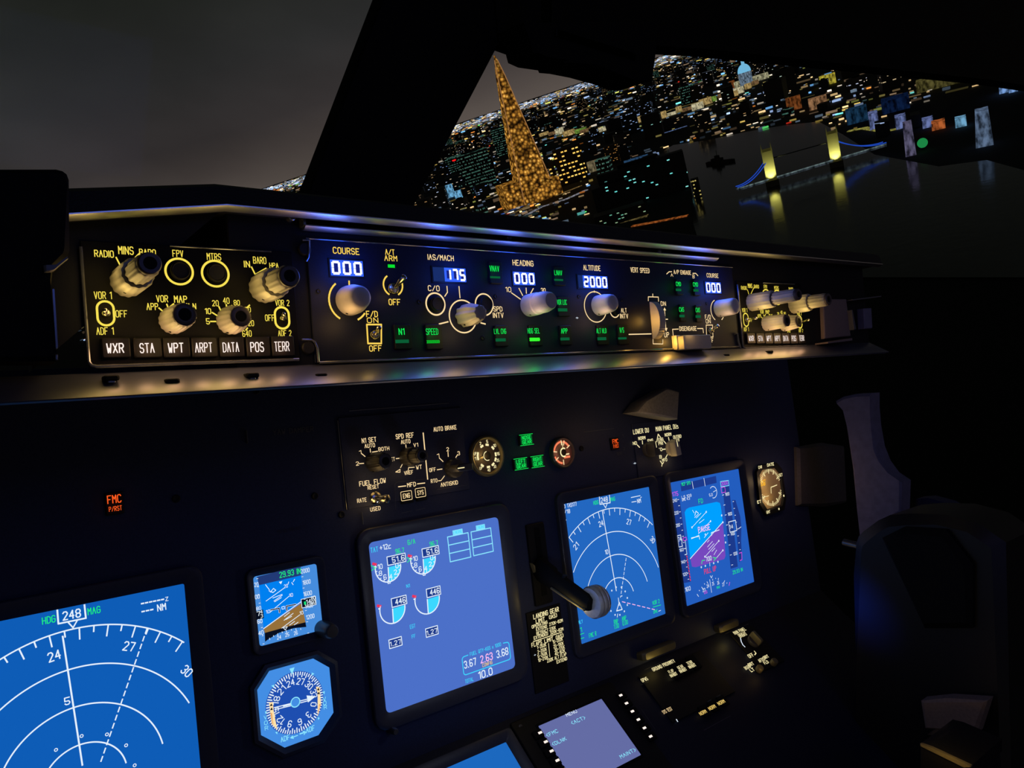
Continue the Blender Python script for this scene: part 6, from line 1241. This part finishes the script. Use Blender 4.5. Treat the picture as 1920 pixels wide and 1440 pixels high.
building('small lit bridge gatehouse left of the bridge, at the end of the blue cables', 1309, 368, 14, 334, 12, window_mat('gate_windows', (60, 52, 30), (220, 200, 110), .4, 3, 5, .8), cat='gatehouse'); building('pale violet floodlit gatehouse at the far end of the bridge', 1708, 290, 18, 228, 16, FLOOD('violet_flood', (96, 92, 120), .8), cat='gatehouse', tap=.8)
# ship, green dome light, streaks of street light
g0 = ground(1350, 306); k = cdepth(*g0) / FPX; sh = croot('warship', 'dark moored ship silhouette on the brown river left of the bridge', 'ship', g0, math.atan2(*(ground(1395, 296) - ground(1315, 306))[::-1]))
g = CB(); g.prism([(-34 * k, -4 * k), (28 * k, -4 * k), (40 * k, 0), (28 * k, 4 * k), (-34 * k, 4 * k)], 0, 5 * k, BLACK); g.build('hull', sh)
g = CB(); g.box(-20 * k, -3 * k, 8 * k, 3 * k, 5 * k, 10 * k, BLACK, 0); g.box(-10 * k, -2 * k, 0, 2 * k, 10 * k, 15 * k, BLACK, 0); g.tube([(-4 * k, 0, 14 * k), (-4 * k, 0, 24 * k)], .5 * k, BLACK, 5); g.build('superstructure', sh)
g0 = ground(1731, 280); k = cdepth(*g0) / FPX; g = CB(); g.lathe(0, 0, [(9 * k * math.cos(a), 12 * k + 9 * k * math.sin(a)) for a in [i * pi / 8 - pi / 2 + .01 for i in range(8)]] + [(.1 * k, 21 * k)], glow('green_globe', (40, 170, 90), .55), 16); g.lathe(0, 0, [(3 * k, 0), (3 * k, 4 * k)], BLACK, 8); tag(g.build('light_globe', None, g0), 'green glowing globe at the foot of the pale violet gatehouse', 'globe')
def street(label, px, wid, m, z=.6, grp=None):
    q = [ground(*a) for a in px]; vs = []; n = len(q)
    for i, a in enumerate(q):
        d = unit(q[min(i + 1, n - 1)] - q[max(i - 1, 0)]); nn = np.array([-d[1], d[0]]) * wid / 2; vs += [(*(a - nn), z), (*(a + nn), z)]
    g = CB(); g.add(vs + [(a, b_, -.5) for a, b_, _ in vs], [[2 * i, 2 * i + 1, 2 * i + 3, 2 * i + 2] for i in range(n - 1)] + [[2 * i, 2 * i + 2, 2 * n + 2 * i + 2, 2 * n + 2 * i] for i in range(n - 1)], m); tag(g.build('street', None), label, 'street', grp)
street('bright lit road sweeping past the foot of the pointed tower', [(975, 410), (1015, 388), (1060, 374), (1100, 356)], 9, FLOOD('white_street', (150, 150, 160), .8)); street('warm lit road beside the bright road below the pointed tower', [(955, 404), (1000, 380), (1045, 366), (1090, 348)], 5, FLOOD('amber_street', (130, 104, 60), .8)); street('blue lit track at the lower window edge under the pointed tower', [(938, 403), (985, 384), (1012, 374)], 7, FLOOD('blue_street', (60, 100, 190), .8))
street('olive lit river embankment beyond the amber tower', [(1015, 262), (1100, 246), (1180, 238), (1260, 205), (1340, 183), (1420, 158)], 12, FLOOD('olive_street', (150, 130, 70), .7)); street('pale blue lit bridge over the river near the horizon side', [(1215, 258), (1250, 248), (1288, 236)], 9, FLOOD('ice_street', (96, 120, 170), .8)); street('orange lit quay at the bottom window edge', [(1185, 424), (1240, 414), (1290, 404)], 7, FLOOD('orange_street', (170, 92, 40), .7)); street('yellow lit quay left of the orange quay', [(1120, 420), (1165, 416), (1215, 404)], 12, FLOOD('quay_street', (110, 96, 56), .7))
street('yellow and white lit quay right of the far bridge tower', [(1590, 246), (1620, 240), (1660, 246), (1690, 240)], 10, FLOOD('quay_yellow', (170, 165, 80), .7))

g0 = ground(868, 352); hh_ = fit_h(g0, 0, 301); g = CB(); k = cdepth(*g0) / FPX; g.tube([(0, 0, 0), (0, 0, hh_ - 2)], .6, BLACK, 6); g.lathe(0, 0, [(2.2 * k, hh_ - 2), (4 * k, hh_ - 2 + 1.2 * k), (3.4 * k, hh_ - 2 + 2.6 * k)], glow('red_beacon', (255, 30, 30), 1.), 10); tag(g.build('warning_beacon', None, g0), 'red warning beacon on a dark mast left of the teal-lit blocks', 'beacon')
# floodlit halls along the far river bank
FL = [FLOOD('riverside_warm', (190, 160, 100), .8), FLOOD('riverside_pale', (215, 205, 165), .8), FLOOD('riverside_green', (130, 170, 70), .7), FLOOD('riverside_tan', (130, 100, 66), .8)]
for i in range(26):
    f = i / 25; x = 1022 + 398 * f + random.uniform(-4, 4); y = 258 - 20 * f - 76 * f * f + random.uniform(-5, 1); w_ = random.uniform(9, 24)
    building('floodlit hall in the bright row along the far river bank', x, y, w_, y - random.uniform(5, 12), 20, FL[(0, 3, 1, 0, 2, 3, 0, 1)[i % 8]], group='floodlit riverside halls', yaw=random.uniform(-.2, .2))
# ordinary buildings: boxes with lit windows
KINDS = [(WMIX, 'dark building with mixed white and warm windows'), (WWARM, 'brownish building with warm dim windows'), (WBLUE, 'blue-grey building with blue white windows'), (WDARK, 'near-black building with few lit windows'), (WTEAL, 'dark teal building with rows of dull windows')]
ZONES = [((855, 985), 'in the blocks left of the pointed tower'), ((985, 1120), 'in the blocks right of the pointed tower'), ((1120, 1300), 'in the blocks beyond the river'), ((1300, 1500), 'around the domed cathedral'), ((1500, 1900), 'in the far blocks on the right')]
hor = lambda x: 349 - .3326 * (x - 499)
nb = 0; tries = 0
while nb < 210 and tries < 9000:
    tries += 1; x = random.uniform(800, 1890); dy = random.uniform(14, 210) if random.random() < .55 else random.uniform(8, 70); y = hor(x) + dy
    if y < 30 or inriver((x, y)) or inriver((x, y - 8)) or inriver((x, y + 14)) or (960 < x < 1110 and 250 < y < 400): continue
    if x > 1480 and y > hor(x) + 240: continue
    if x > 1300 and y > 300: continue
    g0 = ground(x, y)
    if np.hypot(*g0) > 12000: continue
    k = cdepth(*g0) / FPX; w_ = random.uniform(8, 22) * (.6 + dy / 150) * k; w_ = min(w_, 75); d_ = w_ * random.uniform(.6, 1.3); h_ = min(random.uniform(.5, 1.6) * w_, 60)
    if any((a - g0[0]) ** 2 + (c - g0[1]) ** 2 < (q + max(w_, d_) * .6) ** 2 for a, c, q in TAKEN): continue
    TAKEN.append((g0[0], g0[1], max(w_, d_) * .6))
    mi = random.choices(range(5), (4, 4, 2, 4, 2))[0]; zn = next((z for r, z in ZONES if r[0] <= x < r[1]), ZONES[0][1])
    g = CB(); g.prism([(-w_ / 2, -d_ / 2), (w_ / 2, -d_ / 2), (w_ / 2, d_ / 2), (-w_ / 2, d_ / 2)], 0, h_, KINDS[mi][0], 0)
    if random.random() < .5: g.box(-w_ * .25, -d_ * .2, w_ * .15, d_ * .25, h_, h_ + 3, DG, 0)
    o = g.build('building', None, g0, facing(g0) + random.uniform(-.5, .5)); lb = KINDS[mi][1] + ' ' + zn; tag(o, lb, 'building', lb); nb += 1
# thousands of lamps and lit fronts out to the horizon, far too many to count
PAL = [((255, 214, 150), 5.5), ((235, 200, 100), 2.5), ((255, 240, 215), 4), ((175, 205, 255), 4), ((120, 190, 255), 1.2), ((120, 235, 225), .7), ((215, 225, 110), 1.2), ((255, 150, 60), 1.0), ((90, 220, 110), .2), ((255, 60, 40), .12), ((110, 90, 70), 4), ((80, 95, 110), 3), ((120, 110, 60), 3)]
CITYM = bpy.data.materials.new('city_lamp_glow'); CITYM.use_nodes = True; t = CITYM.node_tree; t.nodes.clear(); out = t.nodes.new('ShaderNodeOutputMaterial'); em = t.nodes.new('ShaderNodeEmission'); at = t.nodes.new('ShaderNodeAttribute'); at.attribute_name = 'lamp_colour'; em.inputs[1].default_value = 1.5; t.links.new(at.outputs['Color'], em.inputs[0]); t.links.new(em.outputs[0], out.inputs[0]); CITYM.cycles.emission_sampling = 'NONE'
vs = []; fs = []; cols = []
def lampbox(x, y, w_, d_, h_, c, yaw=0.):
    o = len(vs); ca, sa = math.cos(yaw), math.sin(yaw)
    for z in (0, h_):
        for a, b_ in ((-w_, -d_), (w_, -d_), (w_, d_), (-w_, d_)): vs.append((x + (a * ca - b_ * sa) / 2, y + (a * sa + b_ * ca) / 2, z))
    for f in ((0, 1, 5, 4), (1, 2, 6, 5), (2, 3, 7, 6), (3, 0, 4, 7), (4, 5, 6, 7)): fs.append([o + i for i in f]); cols.append(c)
cnt = 0
while cnt < 15500:
    x = random.uniform(150, 2150); r_ = random.random()
    dy = 3.0 + 16 * r_ if random.random() < .38 else (1.5 + 250 * r_ ** 2.6 if random.random() < .7 else random.uniform(2, 260))
    y = hor(x) + dy
    if y < -200 or y > 640 or inriver((x, y)): continue
    dens = 1.0
    if dy > 60: dens = .55
    if x > 1450: dens *= .5
    if x > 1750: dens *= .35
    if x > 1290 and y > 270 - (x - 1290) * .1: dens = .01
    if 1110 < x < 1290 and y > 300: dens = .06
    elif 1050 < x < 1290 and dy > 104: dens = .2
    if random.random() > dens: continue
    g0 = ground(x, y); k = cdepth(*g0) / FPX
    c = random.choices([c for c, _ in PAL], [w for _, w in PAL])[0]
    if dy < 16 and random.random() < .6: c = random.choice(((175, 205, 255), (205, 222, 255), (255, 245, 225)))
    br = min(1.0, .05 + random.lognormvariate(-1.45 if dy < 20 else -1.4, 1.1)); s_ = (1.0 + random.random() ** 2 * 2.6 + dy * .010) * k * (1.35 if c[0] < 120 and c[2] < 120 else 1)
    if random.random() < .13 and dy > 14:
        s_ *= 1.7; flat = .25; br = random.uniform(.25, 1.0); c = random.choice(((70, 56, 42), (72, 66, 36), (48, 58, 68), (36, 52, 52), (90, 74, 50)))
    else: flat = 1.; s_ *= .85
    if np.hypot(*g0) > 70000: continue
    lampbox(g0[0], g0[1], s_ * random.uniform(1., 3.6), s_ * random.uniform(.6, 1.6), s_ * flat * random.uniform(.35, .9), tuple(v * br for v in lin(c)) + (1.,), facing(g0) + random.uniform(-.25, .25)); cnt += 1
me = bpy.data.meshes.new('city_lights'); me.from_pydata(vs, [], fs); at = me.attributes.new('lamp_colour', 'FLOAT_COLOR', 'FACE'); at.data.foreach_set('color', [v for c in cols for v in c]); me.materials.append(CITYM)
o = bpy.data.objects.new('city_lights', me); COL.objects.link(o); o.matrix_world = MCM; tag(o, 'countless small street lamps and lit fronts spread over the dark city to the horizon', 'city lights', None, 'stuff')

for o in COL.objects:
    if '_o' in o: del o['_o']
